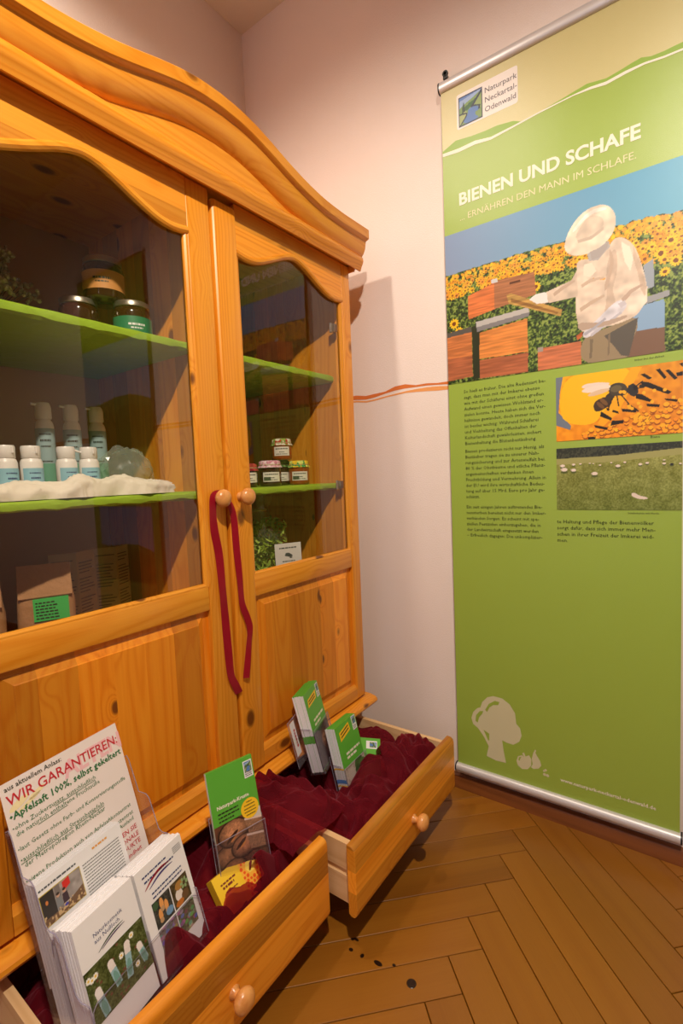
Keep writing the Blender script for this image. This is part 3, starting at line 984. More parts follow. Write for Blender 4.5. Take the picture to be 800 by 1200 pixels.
bm = B(); prism(bm, BM_, 'y', YL_ - 0.025, YR_ + 0.024)
cpart(bm, 'base_moulding', PINE_Y)
for s, yy in ((1, YR_), (-1, YL_)):
    bm = B(); prism(bm, [(yy + s * max(-0.01, px + 0.882), pz) for px, pz in BM_], 'x', XB, -0.895)
    cpart(bm, 'base_moulding_return', PINE_X)

# arch of a glazed opening, t = 0..1 across it
_at = [0, .08, .16, .27, .39, .46, .5, .54, .61, .73, .84, .92, 1]
_az = [1.574, 1.568, 1.573, 1.593, 1.618, 1.628, 1.630, 1.628, 1.618, 1.593, 1.573, 1.568, 1.574]
AT = np.linspace(0, 1, 61)
AZ = np.interp(AT, _at, _az)
for _ in range(6):
    AZ[1:-1] = (AZ[:-2] + 2 * AZ[1:-1] + AZ[2:]) / 4

KNOB = [(0.0001, 0.0), (0.011, 0.0), (0.0115, 0.003), (0.008, 0.006), (0.0072, 0.011), (0.009, 0.015), (0.0165, 0.018), (0.0203, 0.025), (0.0198, 0.031), (0.0160, 0.036), (0.0090, 0.0395), (0.0001, 0.0405)]


def make_door(y0, y1, gy0, gy1, proud, knob_y, side):
    xb, xf = -0.909, XF
    bm = B()
    for a, b, pr in ((y0, gy0, proud if side > 0 else 0), (gy1, y1, 0)):
        bev = 0.009 if pr else 0.003
        box(bm, xb, xf + pr, a, b, 0.312, 1.664 if pr else 1.678, bev, seg=3)
    door = cpart(bm, 'door', PINE_Z)
    door['label'] = 'right glazed door' if side > 0 else 'left glazed door'
    w = gy1 - gy0
    arch = [(gy0 + w * float(t), float(z)) for t, z in zip(AT, AZ)]
    e = 0.001
    bm = B(); prism(bm, arch + [(gy1, 1.678), (gy0, 1.678)], 'x', xb, xf - 0.001)
    cpart(bm, 'top_rail', PINE_YS if False else wood('pine_top_rail', 'Y', PL, PM, PD, stave=0.04, across='Z', knots=0.5), door)
    bm = B(); box(bm, xb, xf - e, gy0, gy1, 0.742, 0.797, 0.004)
    cpart(bm, 'mid_rail', PINE_Y, door)
    bm = B(); prism(bm, [(xb, 0.312), (xf - e, 0.312), (xf - e, 0.345), (xf - 0.010, 0.358), (xb, 0.358)], 'y', gy0, gy1)
    cpart(bm, 'bottom_rail', PINE_Y, door)
    # raised panel
    bm = B()
    py0, py1, pz0, pz1 = gy0, gy1, 0.352, 0.748
    xr, xg, xt = xb + 0.004, xf - 0.013, xf - 0.004

    def ring(i, x):
        return [bm.verts.new((x, a, c)) for a, c in ((py0 + i, pz0 + i), (py1 - i, pz0 + i), (py1 - i, pz1 - i), (py0 + i, pz1 - i))]
    rs = [ring(0, xr), ring(0, xg), ring(0.016, xg), ring(0.031, xt - 0.002), ring(0.033, xt)]
    for A, C in zip(rs, rs[1:]):
        for k in range(4):
            bm.faces.new((A[k], A[(k + 1) % 4], C[(k + 1) % 4], C[k]))
    bm.faces.new(rs[-1]); bm.faces.new(rs[0][::-1])
    cpart(bm, 'raised_panel', PINE_ZS, door, smooth=0.3)
    # glass and its bead
    bm = B()
    prism(bm, [(a, b + 0.006) for a, b in arch] + [(gy1 + 0.004, 0.793), (gy0 - 0.004, 0.793)], 'x', -0.8985, -0.8965)
    g = cpart(bm, 'glass_pane', GLASS, door, smooth=0)
    # only the front skin mirrors: keep one sheet
    bmx = bmesh.new(); bmx.from_mesh(g.data)
    bmesh.ops.delete(bmx, geom=[f for f in bmx.faces if not (abs(f.normal.x) > 0.9 and f.calc_center_median().x > -0.8975 - CB[0])], context='FACES')
    bmx.to_mesh(g.data); bmx.free()
    bm = B()
    xm = xf - 0.005
    path = [(xm, a, b) for a, b in arch]
    off = 0.0055
    path2 = []
    for k in range(len(path)):
        p0, p1 = path[max(k - 1, 0)], path[min(k + 1, len(path) - 1)]
        d = Vector((0, p1[1] - p0[1], p1[2] - p0[2])).normalized()
        path2.append(Vector(path[k]) + Vector((0, d.z, -d.y)) * off)
    tube(bm, path2, 0.0085, 10)
    cpart(bm, 'arch_bead', PINE_Y, door)
    for a, b in (((xm - 0.004, gy0 + 0.002, 0.797), (xm - 0.004, gy0 + 0.002, 1.572)), ((xm - 0.004, gy1 - 0.002, 0.797), (xm - 0.004, gy1 - 0.002, 1.572))):
        bm = B(); tube(bm, [a, b], 0.0075, 10)
        cpart(bm, 'side_bead', PINE_Z, door)
    bm = B(); tube(bm, [(xm - 0.004, gy0, 0.797), (xm - 0.004, gy1, 0.797)], 0.007, 10)
    cpart(bm, 'bottom_bead', PINE_Y, door)
    bm = B(); lathe(bm, KNOB, (xf + (proud if side > 0 else 0), knob_y, 0.993), 'x', 28)
    cpart(bm, 'knob', PINE_K, door, 1.2)
    if side > 0:
        for z in (1.49, 1.005, 0.45):
            bm = B()
            box(bm, -0.926, -0.912, gy1 - 0.010, gy1 + 0.004, z - 0.012, z + 0.012, 0.002)
            tube(bm, [(-0.925, gy1 - 0.012, z - 0.014), (-0.925, gy1 - 0.012, z + 0.014)], 0.004)
            cpart(bm, 'hinge', STEEL, door)


make_door(0.226, 0.765, 0.276, 0.704, 0.0, 0.736, -1)
make_door(0.771, 1.310, 0.842, 1.267, 0.006, 0.805, 1)

# ---- drawers: body, front, knob
def make_drawer(y0, y1, xf, z0, z1, which):
    th = 0.022
    xbk = xf - th
    d = 0.44
    bm = B()
    sy0, sy1 = y0 + 0.014, y1 - 0.012
    bz, tz = z0 + 0.012, z1 - 0.012
    zm = (bz + tz) / 2
    for s, a in ((1, sy0), (-1, sy1)):
        # side with a runner groove on its outer face
        pts = [(a, bz), (a, zm - 0.006), (a + s * 0.005, zm - 0.006), (a + s * 0.005, zm + 0.008), (a, zm + 0.008), (a, tz), (a + s * 0.014, tz), (a + s * 0.014, bz)]
        prism(bm, pts, 'x', xbk - d, xbk)
    box(bm, xbk - d, xbk - d + 0.012, sy0 + 0.014, sy1 - 0.014, bz, tz - 0.01)
    box(bm, xbk - d, xbk, sy0 + 0.012, sy1 - 0.012, bz + 0.008, bz + 0.014)
    dr = cpart(bm, 'drawer', PINE_RAW, smooth=0.3)
    dr['label'] = which
    bm = B()
    prism(bm, [(xbk, z0 + 0.004), (xbk + 0.006, z0), (xf - 0.008, z0), (xf - 0.002, z0 + 0.006), (xf, z0 + 0.016), (xf, z1 - 0.016), (xf - 0.002, z1 - 0.006), (xf - 0.008, z1 - 0.001), (xf - 0.013, z1), (xbk, z1)], 'y', y0, y1, bev=0.0012, seg=1)
    cpart(bm, 'drawer_front', wood('pine_drawer_front', 'Y', PL, PM, PD, stave=0.048, across='Z', vary=0.1, contrast=.75), dr, smooth=0.5)
    bm = B(); lathe(bm, KNOB, (xf - 0.001, (y0 + y1) / 2, (z0 + z1) / 2 - 0.012), 'x', 28)
    cpart(bm, 'knob', PINE_K, dr, 1.2)
    return dr


make_drawer(0.236, 0.775, -0.638, 0.080, 0.258, 'left drawer pulled out')
make_drawer(0.785, 1.300, -0.574, 0.097, 0.256, 'right drawer pulled furthest out')

# ================================================================== BANNERS
BSC = (YW - 0.024) / YW
YB = YW - 0.024
BX0 = -0.638 * BSC


def bz(z):
    return 1.03 + (z - 1.03) * BSC


ban = thing('hanging_banner', 'tall green hanging banner with BIENEN UND SCHAFE headline on the back wall', 'banner', (BX0, YB, 0))
BW0, BW1 = 0.006 * BSC, 0.606 * BSC
bm = B(); box(bm, BW0, BW1, 0, 0.0012, bz(0.078), bz(2.160))
finish(bm, 'fabric_panel', BANG, ban)


def bar(zb, zt, name, x0, x1, r):
    bm = B()
    zc, hh = (zb + zt) / 2, (zt - zb) / 2
    pr = [(r * math.cos(a) - 0.002, zc + hh * math.sin(a)) for a in np.linspace(math.pi / 2, 3 * math.pi / 2, 13)] + [(0.006, zc - hh), (0.006, zc + hh)]
    prism(bm, pr, 'x', x0, x1)
    o = finish(bm, name, ALU, ban, smooth=0.5)
    for a, b in ((x0 - 0.004, x0), (x1, x1 + 0.004)):
        bm = B(); prism(bm, [(p * 1.03, zc + (q - zc) * 1.03) for p, q in pr], 'x', a, b)
        finish(bm, 'end_cap', BLACK, o)
    return o


bar(bz(2.155), bz(2.186), 'top_bar', BW0 - 0.002, BW1 + 0.002, 0.009)
bar(bz(0.052), bz(0.080), 'bottom_bar', BW0 - 0.002, BW1 + 0.002, 0.013)
for hx in (0.022, 0.55):
    bm = B()
    lathe(bm, [(0.0045, 0), (0.0085, 0), (0.0085, 0.006), (0.0045, 0.006), (0.0045, 0)], (hx, -0.006, bz(2.203)), 'y', 18)
    box(bm, hx - 0.006, hx + 0.006, -0.006, 0.004, bz(2.188), bz(2.197))
    finish(bm, 'hanging_ring', BLACK, ban)
    bm = B(); lathe(bm, [(0.0001, -0.006), (0.004, -0.006), (0.0035, 0.02), (0.0001, 0.02)], (hx, 0.0, bz(2.203)), 'y', 14)
    finish(bm, 'hook_pin', STEEL, ban)


def bp(pts):
    return [(u * BSC, bz(z)) for u, z in pts]


def lay(k):
    return (0, -0.0003 * k, 0)


BXD, BYD = (1, 0, 0), (0, 0, 1)
flat(ban, 'pale_top_field', bp(HILL) + bp([(0.606, 2.160), (0.006, 2.160)]), lay(1), BXD, BYD, BANT)
flat(ban, 'hill_line', bp(HILL) + bp(WAVET)[::-1], lay(1.5), BXD, BYD, BANH)
flat(ban, 'wave_line', bp(WAVET) + bp(WAVEB)[::-1], lay(2), BXD, BYD, CREAM)
# logo plate
rr = 0.008


def rrect(x0, x1, y0, y1, r, n=5):
    o = []
    for cx, cy, a0 in ((x1 - r, y1 - r, 0), (x0 + r, y1 - r, 90), (x0 + r, y0 + r, 180), (x1 - r, y0 + r, 270)):
        for k in range(n + 1):
            a = math.radians(a0 + 90 * k / n)
            o.append((cx + r * math.cos(a), cy + r * math.sin(a)))
    return o


flat(ban, 'logo_plate', bp(rrect(0.054, 0.2295, 2.031, 2.128, 0.006)), lay(2), BXD, BYD, mat('print_plate', (236, 228, 222), 0.42))


def logo_picture(parent, name, x0, x1, y0, y1, org, xd, yd, nx=70, ny=60):
    p = Paint(0, 1, 0, 1, nx, ny, (52, 66, 96))
    inn = [(.04, .04), (.96, .04), (.96, .96), (.04, .96)]
    p.poly(inn, (120, 150, 90))
    p.poly([(.04, .72), (.4, .8), (.96, .9), (.96, .96), (.04, .96)], (92, 126, 190))
    p.poly([(.04, .62), (.3, .72), (.6, .8), (.96, .92), (.96, .97), (.04, .86)], (150, 175, 215))
    for cx, cy, r in ((.36, .55, .1), (.48, .6, .1), (.6, .63, .09), (.7, .66, .08)):
        p.ell(cx, cy, r, r * .9, (52, 100, 58))
    p.poly([(.14, .4), (.3, .4), (.26, .62), (.22, .8), (.16, .62)], (44, 70, 60))
    p.poly([(.04, .04), (.04, .4), (.3, .46), (.38, .34), (.1, .04)], (166, 178, 120))
    p.poly([(.1, .04), (.42, .36), (.38, .46), (.6, .52), (.86, .42), (.86, .3), (.7, .3), (.7, .18), (.9, .04)], (88, 126, 188))
    p.poly([(.55, .52), (.98, .95), (.98, .3), (.84, .44)], (140, 162, 100))
    for a in ([(.0, .44), (.3, .42), (.42, .34), (.08, .02), (.04, .06), (.34, .33), (.28, .37), (.0, .38)], [(.98, .97), (.5, .52), (.58, .48), (.98, .86)], [(.52, .52), (.84, .44), (.82, .34), (.9, .32), (.92, .46), (.6, .56)]):
        p.poly(a, (40, 52, 70))
    p.C[(p.X < .04) | (p.X > .96) | (p.Y < .04) | (p.Y > .96)] = (44, 58, 84)
    o = Vector(org) + Vector(xd) * x0 + Vector(yd) * y0
    return p.build(parent, name, o, Vector(xd) * (x1 - x0), Vector(yd) * (y1 - y0))


logo_picture(ban, 'logo_picture', 0.060 * BSC, 0.131 * BSC, bz(2.036), bz(2.118), lay(3), BXD, BYD)
INKL = mat('logo_lettering', (92, 84, 92), 0.5)
for k, t in enumerate(('Naturpark', 'Neckartal-', 'Odenwald')):
    text(ban, t, (0.137 * BSC, -0.001, bz(2.096 - k * 0.0255)), BXD, BYD, INKL, size=0.0212 * BSC)
text(ban, 'BIENEN UND SCHAFE', (0.053 * BSC, -0.0008, bz(1.819)), BXD, BYD, CREAM, width=0.460 * BSC, bold=0.028, name='headline', res=4)
text(ban, '... ERNÄHREN DEN MANN IM SCHLAFE.', (0.055 * BSC, -0.0008, bz(1.7745)), BXD, BYD, mat('print_pale', (226, 222, 176), 0.45), width=0.452 * BSC, name='subhead')

# --- the beekeeper picture
pu0, pu1, pz0, pz1 = 0.0065, 0.6055, 1.3005, 1.744
p = Paint(pu0, pu1, pz0, pz1, 380, 282, (100, 140, 190), seed=4)
tt = (p.X - pu0) / (pu1 - pu0)
ty = (p.Y - pz0) / (pz1 - pz0)
p.C = np.stack([128 - 40 * tt + 26 * (1 - ty), 150 + 14 * tt + 16 * (1 - ty), 186 + 12 * tt + 6 * (1 - ty)], -1)
hx = [q[0] for q in HORIZON]; hy = [q[1] for q in HORIZON]
hz = np.interp(p.X, hx, hy) + 0.010 * (p.noise(40, 2) - 0.5)
below = p.Y < hz
p.fill(below, (62, 86, 34))
nz = .5 * p.noise(90, 70) + .5 * p.noise(190, 140)
p.fill(below & (nz > 0.54), (96, 120, 44))
p.fill(below & (nz > 0.64), (140, 158, 74))
p.fill(below & (nz < 0.40), (30, 44, 18))
rs = np.random.RandomState(9)
for k in range(620):
    u = rs.uniform(pu0, pu1)
    h0 = np.interp(u, hx, hy)
    dep = rs.rand() ** 1.5
    z = h0 - 0.004 - dep * (0.062 + 0.04 * (u > 0.45))
    r = 0.0035 + 0.006 * dep + 0.002 * (u > 0.45)
    c = (245 + rs.randint(-12, 8), 182 + rs.randint(-30, 20), 30 + rs.randint(-10, 30))
    for q in range(7):
        a = q * .9 + k
        p.ell(u + r * .62 * math.cos(a), z + r * .62 * math.sin(a), r * .5, r * .26, tuple(np.array(c) * rs.uniform(.86, 1.03)), a)
    p.ell(u, z, r * .6, r * .6, c)
    if dep > 0.25:
        p.ell(u + r * .1, z - r * .1, r * .4, r * .36, (132, 78, 22))
for u, z, r in ((0.03, 1.48, .014), (0.045, 1.455, .012), (0.022, 1.445, .012), (0.56, 1.535, .013), (0.58, 1.56, .012), (0.59, 1.51, .012), (0.568, 1.49, .010), (0.27, 1.53, .012)):
    for k in range(11):
        a = k * 0.571
        p.ell(u + r * .7 * math.cos(a), z + r * .7 * math.sin(a), r * .42, r * .2, (250, 196, 34), a)
    p.ell(u, z, r * .46, r * .46, (120, 66, 20))
grain = p.noise(16, 130)
cream_folds = .6 * p.noise(22, 26) + .4 * p.noise(60, 40)
for c, pts in KEEPER:
    ins = p.poly(pts, c)
    if c[0] - c[2] > 95:          # wooden hive boards carry grain
        p.C[ins] *= (0.86 + 0.28 * grain[ins])[:, None] * np.array([.96, 1.06, 1.25])
    elif c[0] > 200 and len(pts) > 6:
        p.C[ins] *= (0.84 + 0.26 * cream_folds[ins])[:, None]
p.build(ban, 'beekeeper_picture', (0, -0.0012, 1.03 * (1 - BSC)), (BSC, 0, 0), (0, 0, BSC), 0.4)

# --- bee picture
p = Paint(0.3192, 0.606, 1.1015, 1.2745, 260, 160, (236, 150, 26), seed=7)
tx_ = (p.X - 0.3192) / 0.287
ty_ = (p.Y - 1.1015) / 0.173
p.C = np.stack([244 - 26 * tx_, 150 - 26 * tx_ + 20 * ty_, 18 + 14 * tx_], -1)
p.C += (p.noise(30, 18)[..., None] - .5) * (26, 30, 10)
for c, pts in BEEBG:
    p.poly(pts, c)
rs = np.random.RandomState(3)
for k in range(420):
    a, b = rs.rand(), rs.rand()
    if b < 0.16 + 0.62 * a - 0.12 and b > -0.1 and a > 0.22:
        r = 0.0035 + 0.003 * rs.rand()
        u, z = 0.3192 + a * 0.287, 1.1015 + b * 0.173 * 0.72
        p.ell(u, z - r * .5, r * 1.1, r, (156, 78, 16))
        p.ell(u, z, r, r * .85, (246, 166 + rs.randint(-20, 20), 34))
for c, pts in BEE:
    p.poly(pts, c)
for u, z, a, b, c, ro_ in ((.4313, 1.1906, .021, .0135, (64, 46, 30), .75), (.436, 1.196, .005, .0125, (120, 84, 44), .75), (.428, 1.188, .0045, .0125, (112, 78, 42), .75), (.450, 1.2059, .011, .010, (58, 48, 34), .7), (.4686, 1.2221, .019, .0150, (70, 62, 46), .1), (.464, 1.226, .013, .0085, (104, 92, 62), .1), (.500, 1.2185, .0115, .0120, (44, 42, 40), 0), (.506, 1.222, .004, .006, (24, 22, 22), .2)):
    p.ell(u, z, a, b, c, ro_)
for u0, z0, u1, z1 in ((.475, 1.21, .492, 1.185), (.466, 1.208, .470, 1.182), (.455, 1.202, .446, 1.176), (.508, 1.226, .522, 1.236), (.510, 1.220, .526, 1.222)):
    for q in range(14):
        p.ell(u0 + (u1 - u0) * q / 13, z0 + (z1 - z0) * q / 13, .0016, .0016, (36, 28, 22))
p.ell(.418, 1.232, .034, .0085, (238, 220, 204), .06)
p.ell(.424, 1.222, .026, .006, (222, 192, 160), .2)
rs = np.random.RandomState(5)
for k in range(16):
    a = rs.uniform(.45, 1)
    p.ell(0.3192 + a * .287, 1.1015 + (0.35 + .6 * rs.rand() * a) * .173, .004, .004, (250, 180, 40))
p.build(ban, 'bee_picture', (0, -0.0012, 1.03 * (1 - BSC)), (BSC, 0, 0), (0, 0, BSC), 0.4)

# --- sheep picture
p = Paint(0.3185, 0.606, 0.913, 1.0815, 260, 160, (124, 134, 62), seed=8)
ty_ = (p.Y - 0.913) / 0.1685
p.C = np.stack([112 + 40 * ty_, 124 + 28 * ty_, 52 + 26 * ty_], -1)
p.C += ((p.noise(120, 60) - .5) * 46)[..., None] + ((p.noise(16, 9) - .5) * 26)[..., None]
tl = np.interp(p.X, [q[0] for q in TREELINE], [q[1] for q in TREELINE])
p.C[p.Y > tl] = (46, 50, 40)
m = (p.Y > tl) & (p.noise(90, 40) > .55)
p.C[m] = (70, 74, 56)
p.fill((p.Y < tl) & (p.Y > tl - 0.016), (160, 158, 96))
for u, z, w in SHEEP:
    r = w * 0.00021
    p.ell(u, z - r * .9, r * 1.1, r * .5, (82, 92, 44))
    p.ell(u, z, r, r * .62, (234, 218, 206))
    p.ell(u - r * .9, z + r * .1, r * .3, r * .3, (206, 188, 176))
p.ell(*SHEEP[13][:2], .004, .0026, (40, 40, 44))
p.fill((p.Y < 0.955), (104, 114, 50)) if False else None
p.poly(DOG, (228, 212, 200))
p.build(ban, 'sheep_picture', (0, -0.0012, 1.03 * (1 - BSC)), (BSC, 0, 0), (0, 0, BSC), 0.4)

P1 = 'So hieß es früher. Die alte Redensart be-\nsagt, dass man mit der Imkerei ebenso\nwie mit der Schäferei einst ohne großen\nAufwand einen gewissen Wohlstand er-\nzielen konnte. Heute haben sich die Ver-\nhältnisse gewandelt, doch immer noch\nist beides wichtig: Während Schäferei\nund Viehhaltung das Offenhalten der\nKulturlandschaft gewährleisten, sichert\nBienenhaltung die Blütenbestäubung.'
P2 = 'Bienen produzieren nicht nur Honig, als\nBestäuber tragen sie zu unserer Nah-\nrungssicherung und zur Artenvielfalt bei.\n80 % der Obstbäume und etliche Pflanz-\nengemeinschaften verdanken ihnen\nFruchtbildung und Vermehrung. Allein in\nder EU wird ihre wirtschaftliche Bedeu-\ntung auf über 15 Mrd. Euro pro Jahr ge-\nschätzt.'
P3 = 'Ein seit einigen Jahren auftretendes Bie-\nnensterben bereitet nicht nur den Imker-\nverbänden Sorgen. Es scheint mit spe-\nziellen Pestiziden einherzugehen, die in\nder Landwirtschaft eingesetzt werden\n– Erfreulich dagegen: Die unkomplizier-'
P4 = 'te Haltung und Pflege der Bienenvölker\nsorgt dafür, dass sich immer mehr Men-\nschen in ihrer Freizeit der Imkerei wid-\nmen.'
for t, u, z, w in ((P1, .055, 1.2735, .237), (P2, .055, 1.0925, .235), (P3, .055, .9215, .234), (P4, .318, .8810, .233)):
    text(ban, t, (u * BSC, -0.0008, bz(z - 0.006)), BXD, BYD, DARKINK, width=w * BSC, pitch=0.01745 * BSC, name='body_text', res=1)
for t, u, z, w in (('Imker bei der Arbeit', .505, 1.2885, .062), ('Biene', .539, 1.0935, .020), ('Schäferhunde mit Herde', .490, .9025, .068)):
    text(ban, t, (u * BSC, -0.0008, bz(z)), BXD, BYD, DARKINK, width=w * BSC, name='caption', res=1)
text(ban, 'www.naturpark-neckartal-odenwald.de', (.320 * BSC, -0.0008, bz(.1215)), BXD, BYD, CREAM, width=.234 * BSC, bold=0.016, name='web_address', res=1)
MOTIF = mat('print_motif', (206, 202, 164), 0.45)
flat(ban, 'tree_motif', bp(TREE), lay(1), BXD, BYD, MOTIF)
for q in TREEHOLES:
    flat(ban, 'tree_hole', bp(q), lay(2), BXD, BYD, BANG)
flat(ban, 'apple_motif', bp(APPLE), lay(1), BXD, BYD, MOTIF)
flat(ban, 'apple_shine', bp([(.2005, .148), (.203, .1575), (.210, .1605), (.207, .155), (.204, .146)]), lay(2), BXD, BYD, BANG)
flat(ban, 'pear_motif', bp(PEAR), lay(1), BXD, BYD, MOTIF)
for cx, cz, r in ((.276, .1265, .0045), (.2845, .1255, .0045), (.279, .141, .0035), (.2745, .137, .003)):
    flat(ban, 'cherry_motif', bp([(cx + r * math.cos(a), cz + r * math.sin(a)) for a in np.linspace(0, 6.28, 16)[:-1]]), lay(1), BXD, BYD, MOTIF)

# --- second banner further along the wall: the photograph shows it mirrored in the left door
b2 = thing('hanging_banner', 'landscape banner with hills and sky, mirrored in the left cabinet door glass', 'banner', (0.37, YB, 0))
bm = B(); box(bm, 0, 0.62, 0, 0.0012, 0.10, 2.15)
finish(bm, 'fabric_panel', BANG, b2)
p = Paint(0, 1, 0, 1, 90, 90, (150, 170, 200), seed=2)
hh = 0.42 + 0.05 * np.sin(p.X * 5) + 0.1 * p.X
p.C = np.stack([176 - 40 * p.Y, 190 - 30 * p.Y, 208 - 8 * p.Y], -1)
p.fill(p.Y < hh, (112, 138, 62))
p.fill(p.Y < hh - 0.15 + 0.1 * p.noise(6), (92, 118, 46))
p.build(b2, 'hill_picture', (0.0, -0.0008, 1.22), (0.62, 0, 0), (0, 0, 0.55), 0.4)
p.build(b2, 'meadow_picture', (0.06, -0.0008, 0.52), (0.5, 0, 0), (0, 0, 0.40), 0.4)
bm = B(); box(bm, -0.004, 0.624, -0.012, 0.006, 2.14, 2.18, 0.004)
finish(bm, 'top_bar', ALU, b2)
bm = B(); box(bm, -0.004, 0.624, -0.012, 0.006, 0.075, 0.105, 0.004)
finish(bm, 'bottom_bar', ALU, b2)

# ================================================================== IN THE CABINET
HONEY = mat('honey_dark', (58, 26, 8), 0.12, Coat_Weight=0.6)
JAM = mat('jam_dark', (52, 14, 12), 0.12, Coat_Weight=0.6)
JAMO = mat('jam_amber', (150, 66, 14), 0.12, Coat_Weight=0.6)
LABTAN = mat('label_tan', (206, 140, 74), 0.6)
LABGREEN = mat('label_green', (36, 124, 84), 0.5)
LABWHITE = mat('label_white', (232, 226, 214), 0.6)
LABBLUE = mat('label_blue', (140, 190, 205), 0.5)


def curved_label(parent, name, r, z0, z1, a0, a1, mt, n=24):
    bm = B()
    rows = [[bm.verts.new((r * math.cos(a), r * math.sin(a), z)) for z in (z0, z1)] for a in np.linspace(a0, a1, n)]
    for p_, q_ in zip(rows, rows[1:]):
        bm.faces.new((p_[0], q_[0], q_[1], p_[1]))
    return finish(bm, name, mt, parent, smooth=1.0)


def curved_text(parent, body, r, a_mid, z, size, mt, lines=1, bold=0.0):
    o = text(parent, body, (0, 0, 0), (1, 0, 0), (0, 1, 0), mt, size=size, pitch=size * 1.25, align='CENTER', name='label_text', res=1, bold=bold)
    me = o.data
    co = np.zeros(len(me.vertices) * 3)
    me.vertices.foreach_get('co', co)
    co = co.reshape(-1, 3)
    th = a_mid + co[:, 0] / r
    out = np.stack([r * np.cos(th), r * np.sin(th), z + co[:, 1]], -1)
    me.vertices.foreach_set('co', out.ravel())
    return o


def curved_marks(parent, r, a_mid, rows, mt):
    """print too small to read: fine strokes round a jar or bottle; rows = (height, half angle, stroke height)"""
    bm = B()
    rq = random.Random(int(r * 1e5) + len(rows))
    for z, ha, sh in rows:
        a = a_mid - ha
        while a < a_mid + ha:
            w_ = rq.uniform(.05, .16)
            e_ = min(a + w_, a_mid + ha)
            vs = [(r * math.cos(q), r * math.sin(q), zz) for q, zz in ((a, z), (e_, z), (e_, z + sh), (a, z + sh))]
            bm.faces.new([bm.verts.new(c) for c in vs])
            a = e_ + .035
    o = finish(bm, 'label_print', mt, parent, smooth=0)
    o['kind'] = 'stuff'
    return o


CAMDIR = lambda x, y: math.atan2(-y, -x)     # towards where the visitor stands

def flat_marks(parent, rows, z, mt, seed=1):
    """unreadably small print on a flat sheet (x right, y up): rows = (x0, x1, y, stroke height)"""
    bm = B()
    rq = random.Random(seed)
    for x0_, x1_, y, sh in rows:
        x = x0_
        while x < x1_ - sh * .4:
            e_ = min(x + sh * rq.uniform(.9, 3.0), x1_)
            bm.faces.new([bm.verts.new(c) for c in ((x, y, z), (e_, y, z), (e_, y + sh, z), (x, y + sh, z))])
            x = e_ + sh * .45
    o = finish(bm, 'small_print', mt, parent, smooth=0)
    o['kind'] = 'stuff'
    return o


# honey jars on the upper left shelf
def honey_jar(loc, r, h, label, lab_mt, lab_txt, lab0, lab1, ang):
    t = thing('honey_jar', label, 'jar', loc, 'honey jars on the upper left shelf')
    bm = B()
    lathe(bm, [(r * .86, 0), (r * .97, .004), (r, .010), (r, h - .026), (r * .96, h - .018), (r * .86, h - .013), (r * .86, h - .012)], n=32)
    finish(bm, 'jar_glass', HONEY, t, smooth=1.0)
    bm = B()
    lathe(bm, [(r * .90, h - .0125), (r * .93, h - .0115), (r * .93, h - .0015), (r * .90, h), (r * .80, h), (r * .78, h - .001), (.0001, h - .001)], n=32)
    finish(bm, 'lid', STEEL, t, smooth=0.8)
    curved_label(t, 'paper_label', r + .0006, lab0, lab1, ang - 1.5, ang + 1.5, lab_mt)
    if lab_txt:
        zc_ = (lab0 + lab1) / 2
        curved_marks(t, r + .0012, ang, [(zc_, .42, .0045), (zc_ - .007, .3, .003)], DARKINK if lab_mt is LABTAN else WHITE)


SH1, SH2, SH3 = 1.352, 1.010, 0.660
a_ = CAMDIR(-1.07, .65)
honey_jar((-1.050, 0.664, SH1), .041, .088, 'squat jar with green label, front right under the stacked jar', LABGREEN, 'Honig', .012, .052, a_ + .2)
honey_jar((-1.112, 0.575, SH1), .041, .088, 'squat unlabelled looking jar, left one carrying the stacked jar', mat('label_dark', (66, 40, 22), .5), '', .012, .04, a_ + 2.5)
honey_jar((-1.085, 0.622, SH1 + .088), .043, .092, 'dark honey jar with tan label stacked on two lower jars', LABTAN, 'Bienen-\nhonig', .020, .060, a_ - .05)

# dried flowers
t = thing('dried_flowers', 'dusty bunch of dried flowers at the left of the upper shelf', 'flowers', (-1.20, 0.43, SH1))
rs = random.Random(5)
bm = B(); bmf = B()
for k in range(64):
    a, rr_ = rs.uniform(0, 6.28), rs.uniform(.0, 1) ** .6
    tip = Vector((.09 * rr_ * math.cos(a), .095 * rr_ * math.sin(a), rs.uniform(.07, .215) * (1 - .35 * rr_)))
    mid = tip * .5 + Vector((0, 0, .02))
    tube(bm, [(.006 * math.cos(a), .006 * math.sin(a), 0), mid, tip], .0009, 4)
    for q in range(7):
        c = tip + Vector((rs.uniform(-.014, .014), rs.uniform(-.014, .014), rs.uniform(-.014, .012)))
        m_ = bmesh.new()
        bmesh.ops.create_icosphere(m_, subdivisions=1, radius=rs.uniform(.003, .0062))
        bmesh.ops.translate(m_, verts=m_.verts, vec=c)
        add(bmf, m_)
st = finish(bm, 'stems', mat('dry_stem', (92, 76, 48), .8), t); st['kind'] = 'stuff'
bl = finish(bmf, 'blossoms', mat('dry_blossom', (150, 132, 104), .9, vary=(60, .35)), t); bl['kind'] = 'stuff'

